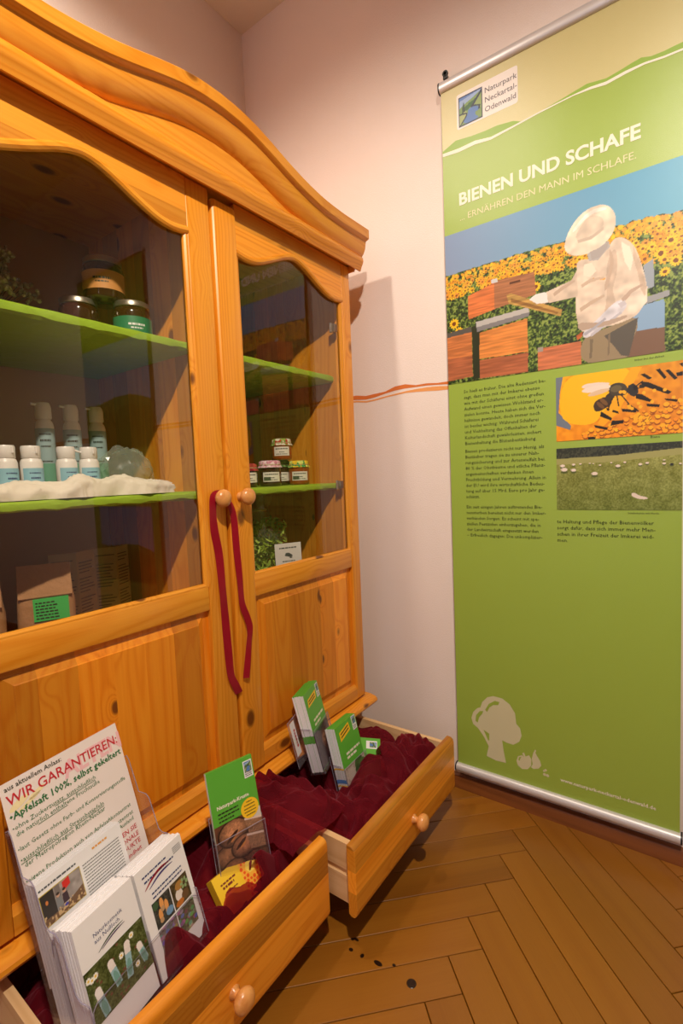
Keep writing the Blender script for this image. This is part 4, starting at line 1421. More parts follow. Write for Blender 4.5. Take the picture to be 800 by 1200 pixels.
# sprays and tins on the lower left shelf
def spray(y, label):
    t = thing('spray_bottle', label, 'bottle', (-1.15, y, SH2), 'tall white spray bottles')
    bm = B(); lathe(bm, [(.0165, 0), (.018, .003), (.018, .155), (.0165, .163), (.0125, .170), (.0125, .172)], n=28)
    finish(bm, 'bottle_body', WHITEP, t, smooth=1.0)
    an = CAMDIR(-1.15, y)
    curved_label(t, 'paper_label', .0186, .02, .150, an - 1.9, an + 1.9, mat('label_bluegrey', (150, 176, 178), .5))
    curved_marks(t, .0192, an, [(.136, .6, .003), (.122, .55, .0045), (.110, .5, .003), (.078, .6, .003)], DARKINK)
    curved_label(t, 'label_band', .0190, .022, .075, an - 1.9, an + 1.9, mat('label_teal', (96, 160, 132), .5))
    bm = B(); lathe(bm, [(.0145, .171), (.0155, .173), (.0155, .196), (.0135, .203), (.0120, .206), (.0001, .206)], n=28)
    c = finish(bm, 'cap', WHITEP, t, smooth=1.0)
    bm = B()
    tube(bm, [(0, -.006, .201), (0, -.024, .202)], [.0034, .0026], 10)
    finish(bm, 'spout', WHITEP, c, smooth=1.0)


spray(.500, 'tall white spray bottle, leftmost of three behind the tins')
spray(.558, 'tall white spray bottle, middle of three behind the tins')
spray(.616, 'tall spray bottle with greener label, rightmost of three beside the film bag')


def tin(x, y, label, turn, strap):
    t = thing('cosmetic_bottle', label, 'bottle', (x, y, SH2), 'small white bottles behind the cloth')
    bm = B(); lathe(bm, [(.0175, 0), (.019, .003), (.019, .070), (.017, .076), (.0145, .079), (.0145, .081)], n=28)
    finish(bm, 'bottle_body', WHITEP, t, smooth=1.0)
    an = CAMDIR(x, y) + turn
    curved_label(t, 'paper_label', .0196, .020, .060, an - 1.1, an + 1.1, LABBLUE)
    curved_marks(t, .0201, an, [(.050, .5, .002), (.040, .4, .003), (.030, .5, .002)], BLUEINK)
    bm = B(); lathe(bm, [(.0155, .0785), (.0165, .0795), (.0165, .099), (.0152, .102), (.0001, .102)], n=28, flute=(28, .012, 1))
    c = finish(bm, 'cap', WHITEP, t, smooth=1.0)
    bm = B(); sa_ = an + strap
    tube(bm, [(.015 * math.cos(sa_), .015 * math.sin(sa_), .096), (.021 * math.cos(sa_), .021 * math.sin(sa_), .094), (.030 * math.cos(sa_), .030 * math.sin(sa_), .091)] if abs(strap) > .8 else [(.0172 * math.cos(sa_), .0172 * math.sin(sa_), .099), (.0178 * math.cos(sa_), .0178 * math.sin(sa_), .088)], .0022, 8)
    finish(bm, 'cap_strap', WHITEP, c, smooth=1.0)


for x, y, tr, l in ((-1.02, .372, .5, 'small white bottle with blue label, leftmost and cut by the frame edge'), (-1.02, .415, .3, 'small white bottle with blue label, second from the left'), (-1.02, .479, .45, 'small white bottle with blue label, third, its strap pointing right'), (-1.02, .524, .3, 'small white bottle with blue label, nearest the crinkled film bag')):
    tin(x, y, l, tr, 1.5 if 'pointing' in l else .25)

# crinkled clear bag
bm = bmesh.new()
bmesh.ops.create_icosphere(bm, subdivisions=4, radius=1)
for v in bm.verts:
    n_ = mnoise.noise(v.co * 2.3) * .16 + abs(mnoise.noise(v.co * 6)) * .16 + mnoise.noise(v.co * 13) * .04
    v.co *= 1 + n_
    v.co = Vector((v.co.x * .045, v.co.y * .068, max(v.co.z * .072 + .036, 0.001)))
o = finish(bm, 'film_bag', thin_clear('crinkled_film', (.90, .93, .90), 1.4, .28, .14, (.75, .86, .8)), None, smooth=0.4)
o.location = (-1.11, .655, SH2)
tag(o, 'crinkled clear plastic bag lying right of the spray bottles', 'bag')

# bunched white cloth along the shelf front
bm = B()
n, m_ = 120, 22
rows = []
for i in range(n + 1):
    s_ = i / n
    y = .262 + (.682 - .262) * s_
    hgt = .034 + .004 * math.sin(11 * s_ + 1) + .003 * math.sin(27 * s_) + .006 * mnoise.noise(Vector((s_ * 9, 3, 0)))
    if s_ > .9:
        hgt *= 1 - .35 * (s_ - .9) / .1
    row = []
    for j in range(m_ + 1):
        a = math.pi * j / m_
        r_ = 1 + .22 * mnoise.noise(Vector((s_ * 14, j * .33, 1.7))) + .14 * abs(mnoise.noise(Vector((s_ * 34 + j * .4, j * .5, 4))))
        x = -.982 + .030 * math.cos(a) * r_ + .006 * math.sin(17 * s_)
        z = SH2 + .0015 + hgt * math.sin(a) ** .7 * (r_ if j not in (0, m_) else 0)
        row.append(bm.verts.new((x, y + .006 * mnoise.noise(Vector((s_ * 20, j * .8, 7))), z)))
    rows.append(row)
for i in range(n):
    for j in range(m_):
        bm.faces.new((rows[i][j], rows[i][j + 1], rows[i + 1][j + 1], rows[i + 1][j]))
for r in (rows[0], rows[-1][::-1]):
    f = bm.faces.new(r); bmesh.ops.triangulate(bm, faces=[f])
o = finish(bm, 'display_cloth', CLOTHW, smooth=1.2)
tag(o, 'cream white cloth bunched along the front of the lower green shelf', 'cloth')

# jam jars in the right half
def cloth_top(name, cols, scale):
    if name in MATS:
        return MATS[name]
    m = mat(name, cols[0], .8)
    nt = m.node_tree
    b = nt.nodes['Principled BSDF']
    tc = nt.nodes.new('ShaderNodeTexCoord')
    v = nt.nodes.new('ShaderNodeTexVoronoi')
    sset(v, Scale=scale)
    nt.links.new(tc.outputs['Object'], v.inputs['Vector'])
    sp_ = nt.nodes.new('ShaderNodeSeparateColor')
    nt.links.new(v.outputs['Color'], sp_.inputs[0])
    r = nt.nodes.new('ShaderNodeValToRGB')
    r.color_ramp.interpolation = 'CONSTANT'
    for i, c in enumerate(cols):
        e = r.color_ramp.elements[i] if i < 2 else r.color_ramp.elements.new(i / len(cols))
        e.position = i / len(cols)
        e.color = (*lin(c), 1)
    nt.links.new(sp_.outputs[0], r.inputs[0])
    nt.links.new(r.outputs[0], b.inputs['Base Color'])
    return m


GRY = cloth_top('cloth_green_red', [(110, 150, 60), (226, 216, 190), (190, 60, 40), (150, 170, 70)], 130)
PINKC = cloth_top('cloth_pink', [(226, 170, 186), (240, 214, 220), (206, 130, 156)], 160)
YELC = cloth_top('cloth_yellow_green', [(60, 160, 80), (240, 200, 40), (60, 160, 80), (220, 230, 120)], 120)


def jam_jar(x, y, z, r, h, top, fill_, label, turn, words):
    t = thing('jam_jar', label, 'jar', (x, y, z), 'jam jars on the right lower shelf')
    bm = B(); lathe(bm, [(r * .85, 0), (r * .97, .003), (r, .008), (r, h - .024), (r * .92, h - .016), (r * .84, h - .012), (r * .84, h - .010)], n=28)
    finish(bm, 'jar_glass', fill_, t, smooth=1.0)
    bm = B()
    lathe(bm, [(.0001, h), (r * .8, h), (r * .93, h - .003), (r * .95, h - .012), (r * .93, h - .0135), (r * 1.10, h - .021)], n=84, flute=(12, .035, 2))
    c = finish(bm, 'cloth_cover', top, t, smooth=1.2)
    bm = B(); tube(bm, [(r * .955 * math.cos(a), r * .955 * math.sin(a), h - .0130) for a in np.linspace(0, 2 * math.pi, 33)[:-1]], .0012, 6, closed=True)
    finish(bm, 'string', mat('string', (196, 176, 130), .8), c, smooth=1.0)
    an = CAMDIR(x, y) + turn
    curved_label(t, 'paper_label', r + .0006, .014, .042, an - .80, an + .80, LABWHITE)
    curved_marks(t, r + .0011, an, [(.034, .6, .0032), (.024, .25, .0028), (.018, .55, .0022)], DARKINK)
    if turn:
        curved_label(t, 'label_patch', r + .0010, .017, .028, an - .72, an - .1, mat('label_patch', (70, 84, 62), .6), 8)


jam_jar(-1.05, .985, SH2, .034, .068, cloth_top('cloth_red', [(150, 30, 36), (190, 60, 60)], 150), JAM, 'dark jam jar half hidden by the door frame, leftmost of the row', .3, 'Marmelade')
jam_jar(-1.05, 1.085, SH2, .0335, .077, PINKC, JAM, 'dark jam jar with pink cloth cover, front left', .15, 'Zwetschge')
jam_jar(-1.105, 1.190, SH2, .032, .080, cloth_top('cloth_dark_green', [(50, 90, 40), (120, 150, 80)], 150), JAM, 'dark jam jar at the back carrying the topmost jar', .1, 'Beere')
jam_jar(-1.05, 1.218, SH2, .0335, .077, YELC, JAMO, 'amber jam jar with yellow and green cloth cover, front right', .12, 'Aprikose')
jam_jar(-1.085, 1.180, SH2 + .080, .032, .068, GRY, JAMO, 'amber jam jar with green and red cloth cover stacked on top', 0, 'Hagebutte')

# bag of green herb noodles
t = thing('noodle_bag', 'clear bag of green ribbon noodles with white tag, right lower compartment', 'bag', (-1.09, 1.075, SH3))
rs = random.Random(11)
bm = B()
NOOD = mat('green_noodle', (158, 182, 62), .5, vary=(30, .3))
for k in range(560):
    hz_ = rs.random()
    cx, cy, cz = rs.uniform(-.034, .044), rs.uniform(-.070, .070), .010 + hz_ * .235
    a, el = rs.uniform(0, 6.28), rs.uniform(-.8, .8)
    d = Vector((math.cos(a) * math.cos(el), math.sin(a) * math.cos(el), math.sin(el)))
    sd = d.cross(Vector((rs.uniform(-1, 1), rs.uniform(-1, 1), 1))).normalized() * rs.uniform(.0022, .0038)
    nn_ = d.cross(sd).normalized()
    L_ = rs.uniform(.025, .055)
    kap = rs.uniform(-.012, .012)
    pr_ = None
    for q in range(6):
        u_ = q / 5 - .5
        c = Vector((cx, cy, cz)) + d * (u_ * L_) + nn_ * (kap * math.cos(u_ * 5)) + sd * math.sin(u_ * 7)
        c.x = min(max(c.x, -.042), .046); c.y = min(max(c.y, -.072), .072); c.z = max(c.z, .004)
        cur = (bm.verts.new(c - sd), bm.verts.new(c + sd))
        if pr_:
            bm.faces.new((pr_[0], pr_[1], cur[1], cur[0]))
        pr_ = cur
nd = finish(bm, 'noodles', NOOD, t, smooth=1.2); nd['kind'] = 'stuff'
bm = B()
rows = []
for k in range(25):
    s_ = k / 24
    h = .325 * s_
    w = 1.0 if s_ < .6 else 1.0 - .75 * ((s_ - .6) / .25) if s_ < .85 else .25 + .35 * (s_ - .85) / .15
    row = []
    for i in range(40):
        a = 2 * math.pi * i / 40
        ca, sa = math.cos(a), math.sin(a)
        ex = abs(ca) ** .55 * (1 if ca > 0 else -1); ey = abs(sa) ** .55 * (1 if sa > 0 else -1)
        q = 1 + .10 * mnoise.noise(Vector((ca * 3, sa * 3, s_ * 9))) + .10 * abs(mnoise.noise(Vector((ca * 7, sa * 7, s_ * 16))))
        row.append(bm.verts.new((ex * .050 * w * q, ey * .077 * w * q, h)))
    rows.append(row)
for A_, C_ in zip(rows, rows[1:]):
    for i in range(40):
        bm.faces.new((A_[i], A_[(i + 1) % 40], C_[(i + 1) % 40], C_[i]))
finish(bm, 'clear_film', CELLO, t, smooth=0.5)
bm = B(); tube(bm, [(.0145 * math.cos(a), .0205 * math.sin(a), .277) for a in np.linspace(0, 6.283, 21)[:-1]], .0025, 8, closed=True)
finish(bm, 'tie', mat('gold_tie', (200, 160, 70), .4, .6), t, smooth=1.0)
M = Matrix.Translation((0.064, -.012, .176)) @ Matrix.Rotation(-.45, 4, 'Z') @ frame((0, 0, 0), 0, .05, .0)
bm = B(); box(bm, 0, .085, -.092, 0, -.0006, .0004)
tg = finish(bm, 'paper_tag', mat('tag_white', (228, 224, 220), .6), t)
tg.matrix_local = M
flat_marks(tg, [(.014, .071, -.016, .004), (.022, .063, -.056, .003), (.016, .069, -.066, .002), (.018, .067, -.073, .002), (.022, .063, -.080, .002)], .0008, GREYINK)
bm = B()
for cx, cy, rx, ry in ((.042, -.036, .012, .004), (.040, -.032, .008, .003), (.048, -.039, .008, .003), (.050, -.044, .005, .002)):
    vs = [bm.verts.new((cx + rx * math.cos(a), cy + ry * math.sin(a), .0008)) for a in np.linspace(0, 6.28, 15)[:-1]]
    bm.faces.new(vs)
finish(bm, 'tag_emblem', GREYINK, tg)

# kraft paper bags and a folded leaflet in the lower left compartment
def kraft_bag(x, y, rz, label):
    t = thing('paper_bag', label, 'bag', (x, y, SH3), 'kraft paper bags in the left compartment')
    t.rotation_euler.z = rz
    w, d, h, hb = .050, .032, .216, .160
    bm = B()
    # body, its shoulders folding into a flat crest
    rows = []
    for k, (z, fw, fd) in enumerate(((0, 1, 1), (.03, 1.03, 1.06), (.08, 1.04, 1.08), (hb - .02, 1.02, 1.0), (hb, .99, .86), (hb + .02, .96, .55), (h - .022, .92, .14))):
        row = []
        for i in range(28):
            a = 2 * math.pi * i / 28
            ca, sa = math.cos(a), math.sin(a)
            ex = abs(ca) ** .4 * (1 if ca > 0 else -1); ey = abs(sa) ** .4 * (1 if sa > 0 else -1)
            q = 1 + .05 * mnoise.noise(Vector((ca * 2, sa * 2, k * .9 + x * 40)))
            row.append(bm.verts.new((ex * d * fd * q, ey * w * fw * q, z)))
        rows.append(row)
    for A_, C_ in zip(rows, rows[1:]):
        for i in range(28):
            bm.faces.new((A_[i], A_[(i + 1) % 28], C_[(i + 1) % 28], C_[i]))
    bm.faces.new(rows[0][::-1]); bm.faces.new(rows[-1])
    finish(bm, 'bag_body', KRAFT, t, smooth=0.5)
    bm = B()
    prism(bm, [(d * .96, hb - .006), (d * .99, hb - .004), (.006, h + .002), (-.006, h), (-.005, h - .024), (.003, h - .012)], 'y', -w * .93, w * .95)
    finish(bm, 'folded_top', KRAFT, t)
    bm = B(); box(bm, d * 1.02, d * 1.13, -.022, .040, .108, .153)
    lb = finish(bm, 'label', mat('label_bright_green', (70, 196, 92), .5), t)
    bm = B()
    rq = random.Random(3)
    for q in range(6):
        zz, y_ = .143 - q * .0062, -.018
        while y_ < .016:
            e_ = y_ + rq.uniform(.003, .008)
            bm.faces.new([bm.verts.new((d * 1.137, a, b)) for a, b in ((y_, zz), (e_, zz), (e_, zz + .003), (y_, zz + .003))])
            y_ = e_ + .0015
    for q in range(4):
        y_ = .002 + q * .0105
        bm.faces.new([bm.verts.new((d * 1.12, a, b)) for a, b in ((y_, .088), (y_ + .008, .088), (y_ + .007, .098), (y_ + .001, .098))])
    o = finish(bm, 'small_print', DARKINK, lb, smooth=0)
    o['kind'] = 'stuff'


kraft_bag(-1.085, .447, -.42, 'kraft paper bag with bright green label, in front of the folded leaflet')
kraft_bag(-1.085, .318, -.35, 'kraft paper bag with green label cut by the left frame edge')

t = thing('folded_leaflet', 'pale accordion leaflet standing open behind the kraft bag', 'leaflet', (-1.20, .62, SH3))
pts = [(-.010, -.110), (.012, -.058), (-.012, -.004), (.012, .040), (-.014, .088)]
PALEP = mat('leaflet_pale', (214, 208, 176), .6)
for k in range(4):
    (xa, ya), (xb_, yb) = pts[k], pts[k + 1]
    bm = B()
    v = [bm.verts.new(c) for c in ((xa, ya, 0), (xb_, yb, 0), (xb_, yb, .218), (xa, ya, .218))]
    bm.faces.new(v)
    bmesh.ops.solidify(bm, geom=bm.faces[:], thickness=.0006)
    pn = finish(bm, 'leaflet_panel', PALEP, t, smooth=0)
    d = Vector((xb_ - xa, yb - ya, 0)); W_ = d.length; d.normalize()
    nrm = Vector((d.y, -d.x, 0))
    if nrm.x < 0:
        nrm = -nrm
    rs = random.Random(k)
    ln = []
    bm = B()
    for q in range(24):
        z = .198 - q * .0078
        if rs.random() < .14:
            continue
        l = W_ * rs.uniform(.55, .86)
        o_ = Vector((xa, ya, 0)) + d * W_ * .08 + nrm * .0012
        vs = [o_ + Vector((0, 0, z)), o_ + d * l + Vector((0, 0, z)), o_ + d * l + Vector((0, 0, z + .0022)), o_ + Vector((0, 0, z + .0022))]
        bm.faces.new([bm.verts.new(c) for c in vs])
    pr_ = finish(bm, 'printed_lines', GREYINK, pn, smooth=0)
    pr_['kind'] = 'stuff'

# ribbon tied round the left knob
def ribbon(bm, path, w):
    """flat band through (x,y,z) points, lying in the plane of the door"""
    pts_ = []
    P_ = [Vector(p) for p in path]
    for i in range(len(P_) - 1):
        p0, p1, p2, p3 = P_[max(i - 1, 0)], P_[i], P_[i + 1], P_[min(i + 2, len(P_) - 1)]
        for q in range(6):
            u = q / 6
            pts_.append(.5 * ((2 * p1) + (-p0 + p2) * u + (2 * p0 - 5 * p1 + 4 * p2 - p3) * u * u + (-p0 + 3 * p1 - 3 * p2 + p3) * u ** 3))
    pts_.append(P_[-1])
    pv = None
    for i, c in enumerate(pts_):
        d = (pts_[min(i + 1, len(pts_) - 1)] - pts_[max(i - 1, 0)]).normalized()
        tw = .25 * math.sin(i * .33 + path[1][1] * 40) - .35
        s_ = d.cross(Vector((math.cos(tw), math.sin(tw), 0))).normalized() * w / 2
        cur = (bm.verts.new(c - s_), bm.verts.new(c + s_))
        if pv:
            bm.faces.new((pv[0], pv[1], cur[1], cur[0]))
        pv = cur


rb = thing('ribbon', 'dark red ribbon looped over the left door knob, two tails hanging', 'ribbon', (XF + .012, .736, .993))
RB = (XF + .012, .736, .993)
x0 = XF + .006
bm = B()
ribbon(bm, [(x0 + .006, .742, 1.003), (x0 + .004, .724, .998), (x0 + .002, .7195, .965), (x0, .7225, .92), (x0, .731, .865), (x0 + .004, .732, .79), (x0, .738, .72), (x0, .741, .64), (x0, .745, .58), (x0 + .002, .755, .552), (x0 + .001, .7655, .528)], .0180)
bmesh.ops.solidify(bm, geom=bm.faces[:], thickness=.0008)
finish(bm, 'ribbon_tail', RIBBON, rb, RB, smooth=1.0)
bm = B()
ribbon(bm, [(x0 + .006, .742, 1.001), (x0 + .006, .757, .990), (x0 + .009, .772, .955), (x0 + .009, .776, .88), (x0 + .010, .780, .80), (x0 + .010, .783, .742), (x0 + .011, .795, .705), (x0 + .011, .802, .676), (x0 + .010, .797, .64), (x0 + .010, .788, .59), (x0 + .009, .783, .560)], .0155)
bmesh.ops.solidify(bm, geom=bm.faces[:], thickness=.0008)
finish(bm, 'ribbon_tail', RIBBON, rb, RB, smooth=1.0)
bm = B()
tube(bm, [(XF + .013, .736 + .0098 * math.cos(a), .993 + .0098 * math.sin(a)) for a in np.linspace(0, 6.283, 25)[:-1]], .0022, 8, closed=True)
finish(bm, 'ribbon_loop', RIBBON, rb, RB, smooth=1.0)

# ================================================================== IN THE DRAWERS
UX, UY = (1, 0, 0), (0, 1, 0)


def sheet(parent, name, x0, x1, y0, y1, z0, z1, mt):
    bm = B(); box(bm, x0, x1, y0, y1, z0, z1)
    return finish(bm, name, mt, parent, smooth=0)


ORDINAL = 'second third fourth fifth sixth seventh eighth ninth tenth eleventh twelfth thirteenth fourteenth'.split()


def leaf(name, label, cat, M, w, h, th, mt, group=None, off=(0, 0, 0)):
    """one sheet or booklet as a top-level mesh, its own origin at its lower left corner"""
    bm = B(); box(bm, 0, w, 0, h, -th, 0)
    mts = mt if isinstance(mt, list) else [mt]
    o = finish(bm, name, mts, None, smooth=0)
    if len(mts) == 3:      # front, top, sides
        for pl in o.data.polygons:
            pl.material_index = 0 if pl.normal.z > .9 else 1 if pl.normal.y > .9 else 2
    o.matrix_world = M @ Matrix.Translation((off[0], off[1] - h, off[2]))
    return tag(o, label, cat, group)


SIGN_O, SIGN_A, SIGN_T, SIGN_S = (-.842, .2585, .590), .205, .298, -.015
MS = frame(SIGN_O, SIGN_A, SIGN_T, SIGN_S)
# the printed A4 sign
sg = leaf('paper_sign', 'white A4 sign headed WIR GARANTIEREN at the back of the left rack', 'sign', MS, .210, .297, .0006, mat('sign_paper', (238, 226, 222), .5))


def sy(b):
    return .297 - b


def stxt(t, x, b, w, mt, bold=.0, name='lettering', **kw):
    return text(sg, t, (x, sy(b), .0006), UX, UY, mt, width=w, bold=bold, name=name, **kw)


PINKG = mat('print_pale_pink', (240, 190, 196), .5)
YELG = mat('print_pale_yellow', (244, 228, 180), .5)
text(sg, 'ALTEN', (.098, sy(.0425), .0003), UX, UY, PINKG, width=.112, bold=.03, name='ghost_lettering')
bm = B()
for cx, cy, rx, ry in ((.022, .037, .016, .006), (.05, .036, .014, .004), (.036, .043, .02, .003)):
    bm.faces.new([bm.verts.new((cx + rx * math.cos(a), sy(cy) + ry * math.sin(a) + .3 * rx * math.cos(a), .0003)) for a in np.linspace(0, 6.28, 15)[:-1]])
finish(bm, 'ghost_brushmark', YELG, sg)
stxt('aus aktuellem Anlass:', .006, .0125, .092, DARKINK, .01, 'small_heading', res=1)
stxt('WIR GARANTIEREN:', .006, .034, .198, RED, .008, 'headline', res=3)
stxt('•Apfelsaft 100%, selbst gekeltert', .004, .055, .200, GREENINK, .022, res=1)
for t, x, b, w in (('•ohne Zuckerzusatz, ausschließlich', .004, .070, .142), ('die natürlich enthaltene Fruchtsüße', .007, .080, .144), ('•laut Gesetz ohne Farb- und Konservierungsstoffe', .004, .101, .195), ('•ausschließlich aus Streuobstäpfeln', .004, .117, .144), ('der Metropolregion Rhein-Neckar', .008, .126, .140), ('•eigene Produktion auch von Apfelsaftkonzentrat', .004, .148, .192)):
    stxt(t, x, b, w, GREENINK, .0, res=1)
for x, b, w in ((.070, .0715, .075), (.040, .0815, .050), (.004, .1185, .085), (.093, .1185, .055)):
    sheet(sg, 'underline', x, x + w, sy(b) - .0006, sy(b) + .0002, .0004, .0006, GREENINK)
stxt('onzentrat', .157, .162, .040, GREENINK, .0, res=1)
stxt('m Ausland', .154, .172, .040, GREENINK, .0, res=1)
for q, (t, x, w) in enumerate((('FEN SIE', .160, .036), ('IONALE', .159, .037), ('DUKTE', .160, .036))):
    stxt(t, x, .188 + q * .0125, w, RED, .006, res=1)
stxt('sundheit', .160, .225, .035, RED, .006, res=1)

# the clear rack that carries it
rk = thing('brochure_rack', 'large clear acrylic brochure rack leaning in the left drawer', 'rack', matrix=MS @ Matrix.Translation((.105, -.386, .03)))
RO = (.105, -.386, .03)


def rbox(name, x0, x1, y0, y1, z0, z1, parent=rk, ro=RO):
    bm = B(); box(bm, x0, x1, y0, y1, z0, z1, min(.0012, (z1 - z0) * .3), seg=1)
    return finish(bm, name, ACRYL, parent, ro)


rbox('back_panel', -.004, .214, -.49, -.13, -.0045, -.002)
SIDE = [(-.0045, -.066), (.003, -.064), (.006, -.072), (.009, -.132), (.026, -.138), (.031, -.146), (.034, -.202), (.040, -.209), (.052, -.212), (.058, -.224), (.062, -.296), (.070, -.306), (.086, -.310), (.0865, -.386), (.02, -.488), (-.0045, -.488)]
for x in (-.0040, .2115):
    bm = B(); prism(bm, [(b, a) for a, b in SIDE], 'x', x, x + .0025)
    finish(bm, 'side_panel', ACRYL, rk, RO)
rbox('middle_panel', -.0015, .2115, -.386, -.222, .0320, .0340)
rbox('front_panel', -.0015, .2115, -.386, -.315, .0845, .0868)
rbox('divider', .1078, .1098, -.386, -.300, .034, .0845)
for x in (-.0028, .2128):  # thin rods added so the rack's edges show a painted highlight
    bm = B(); tube(bm, [(x, b, a) for a, b in SIDE[:14]], .0008, 6)
    finish(bm, 'edge_glint_strip', RIM, rk, RO, smooth=1.0)
for zz, yy, xa, xb in ((.0857, -.315, -.0015, .2115), (.033, -.222, -.0015, .2115)):
    bm = B(); tube(bm, [(xa, yy - .02, zz), (xa + .002, yy - .006, zz), (xa + .010, yy, zz), (xb - .010, yy, zz), (xb - .002, yy - .006, zz), (xb, yy - .02, zz)], .0008, 6)
    finish(bm, 'edge_glint_strip', RIM, rk, RO, smooth=1.0)
rbox('pocket_floor', -.0015, .2115, -.3885, -.386, -.002, .0868)

# half-size sheets in the middle pocket
for k in range(6):
    front = k == 5
    lf = leaf('information_sheet', 'white sheet with a photo of two people, middle tier of the left rack' if front else 'plain white sheet behind the photo sheet, %s from the front of that pile' % ORDINAL[4 - k], 'sheet', MS, .148, .210, .0016, WHITE, None if front else 'sheets behind the photo sheet', (.0 + .0006 * (k % 2), -.147 - .0006 * (k % 3), .006 + k * .0040))
PHS = lf
p = Paint(0, .064, 0, .043, 120, 80, (150, 140, 136), 3)
p.C += ((p.noise(10, 8) - .5) * 40)[..., None]
p.fill(p.X < .020, (46, 40, 38)); p.fill((p.X > .022) & (p.X < .030), (120, 110, 106))
p.poly([(.034, .028), (.046, .032), (.046, .043), (.034, .041)], (206, 40, 34))
p.poly([(0, 0), (.064, 0), (.064, .018), (.03, .008), (0, .010)], (112, 82, 58))
p.fill((p.Y < .014) & (p.noise(24, 14) > .6), (196, 164, 120))
for cx, c in ((.025, (120, 122, 124)), (.035, (60, 40, 50))):
    p.poly([(cx - .005, .012), (cx + .005, .012), (cx + .004, .026), (cx - .004, .026)], c)
    p.ell(cx, .029, .0025, .003, (196, 150, 124)); p.ell(cx, .031, .0026, .002, (50, 36, 30))
p.ell(.008, .030, .002, .003, (200, 120, 60)); p.ell(.034, .009, .003, .002, (60, 60, 160))
sheet(PHS, 'photo_border', .0005, .0665, .1475, .1925, .0, .0003, mat('photo_border', (190, 170, 60), .5))
p.build(PHS, 'photo_print', (.0015, .1485, .0006), UX, UY)
flat_marks(PHS, [(.002, .062, .198, .0026)], .0005, GREYINK, 4)
flat_marks(PHS, [(.071, .140, .188 - q * .0046, .0013) for q in range(14)], .0005, GREYINK, 6)
flat_marks(PHS, [(.092, .120, .2000, .003)], .0005, mat('print_orange', (226, 160, 70), .5), 7)

# two packets of narrow flyers in the front pockets
FH, FWd = .170, .1035
flyers = {}
for side, x in (('left', .0018), ('right', .1105)):
    for k in range(14):
        front = k == 13
        if front:
            lab = 'white flyer reading Naturkosmetik aus Nußloch, front of the left pocket' if side == 'left' else 'white flyer with red and blue swooshes and four food photos'
        else:
            lab = 'white flyer behind the %s flyer, %s from the front of its packet' % ('Naturkosmetik' if side == 'left' else 'four-photo food', ORDINAL[12 - k])
        r1 = random.Random(k * 7 + (side == 'left'))
        f = leaf('flyer', lab, 'flyer', MS, FWd, FH, .0030, WHITE, None if front else 'flyers packed in the %s front pocket' % side,
                 (x + (0 if front else r1.uniform(-.0003, .0008)), -.212 + (0 if front else r1.uniform(-.001, .002) - .0005) - (.002 if side == 'right' else 0), .0405 + k * .0031))
    flyers[side] = f
fl = flyers['left']
for t, b, w in (('Naturkosmetik', .031, .050), ('aus Nußloch', .0395, .043)):
    text(fl, t, (.026, FH - b, .0004), UX, UY, BLUEINK, width=w, name='flyer_title', res=1)


def swoosh(parent, x0, y0, x1, y1, wd, bend, mt):
    n = 14
    up, dn = [], []
    for k in range(n + 1):
        u = k / n
        bx, by = x0 + (x1 - x0) * u, y0 + (y1 - y0) * u + bend * math.sin(math.pi * u)
        h = wd * math.sin(math.pi * min(1, u * .9 + .06)) ** .8
        up.append((bx, by + h)); dn.append((bx, by - h))
    return flat(parent, 'swoosh', up + dn[::-1], (0, 0, .0004), UX, UY, mt)


swoosh(fl, .028, FH - .053, .074, FH - .043, .0011, .003, mat('print_deep_green', (40, 66, 40), .5))
swoosh(fl, .034, FH - .053, .076, FH - .0465, .0010, .002, mat('print_violet', (70, 40, 90), .5))
p = Paint(0, FWd, 0, .072, 150, 104, (74, 84, 38), 12)
p.C += ((p.noise(60, 44) - .5) * 60)[..., None] + ((p.noise(14, 10) - .5) * 44)[..., None]
rs = np.random.RandomState(2)
for k in range(26):
    p.ell(rs.uniform(0, FWd), rs.uniform(0, .072), .0022, .0018, (112, 66, 52))


def tubes(x0, y0, x1, y1, r):
    d = np.hypot(x1 - x0, y1 - y0); ux, uy = (x1 - x0) / d, (y1 - y0) / d
    p.poly([(x0 - uy * r, y0 + ux * r), (x1 - uy * r, y1 + ux * r), (x1 + uy * r, y1 - ux * r), (x0 + uy * r, y0 - ux * r)], (150, 186, 196))
    e = .28
    xa, ya = x0 + (x1 - x0) * e, y0 + (y1 - y0) * e
    p.poly([(x0 - uy * r, y0 + ux * r), (xa - uy * r, ya + ux * r), (xa + uy * r, ya - ux * r), (x0 + uy * r, y0 - ux * r)], (230, 222, 220))
    p.ell(x0, y0, r, r, (236, 228, 226))
    p.ell((x0 + x1) / 2 + ux * d * .2, (y0 + y1) / 2 + uy * d * .2, r * .8, r * 2.2, (112, 158, 150), math.atan2(uy, ux) - 1.57)


tubes(.040, .054, .046, .020, .0052); tubes(.070, .057, .064, .014, .0052); tubes(.088, .040, .094, .014, .0048); tubes(.014, .038, .020, .002, .0052)
for cx, cy in ((.058, .050), (.080, .062), (.005, .060), (.010, .057), (.016, .058), (.079, .020)):
    for a in range(9):
        p.ell(cx + .0028 * math.cos(a * .7), cy + .0028 * math.sin(a * .7), .0016, .0011, (240, 238, 232), a * .7)
    p.ell(cx, cy, .0016, .0016, (236, 196, 60))
p.build(fl, 'flyer_photo', (0, FH - .133, .0004), UX, UY)
fr = flyers['right']
flat_marks(fr, [(.012, .064, FH - .016, .0026), (.014, .078, FH - .0245, .0028)], .0004, BLUEINK, 9)
swoosh(fr, .012, FH - .034, .070, FH - .024, .0021, .006, mat('print_crimson', (160, 24, 40), .5))
swoosh(fr, .020, FH - .037, .074, FH - .029, .0016, .004, mat('print_navy', (58, 52, 120), .5))
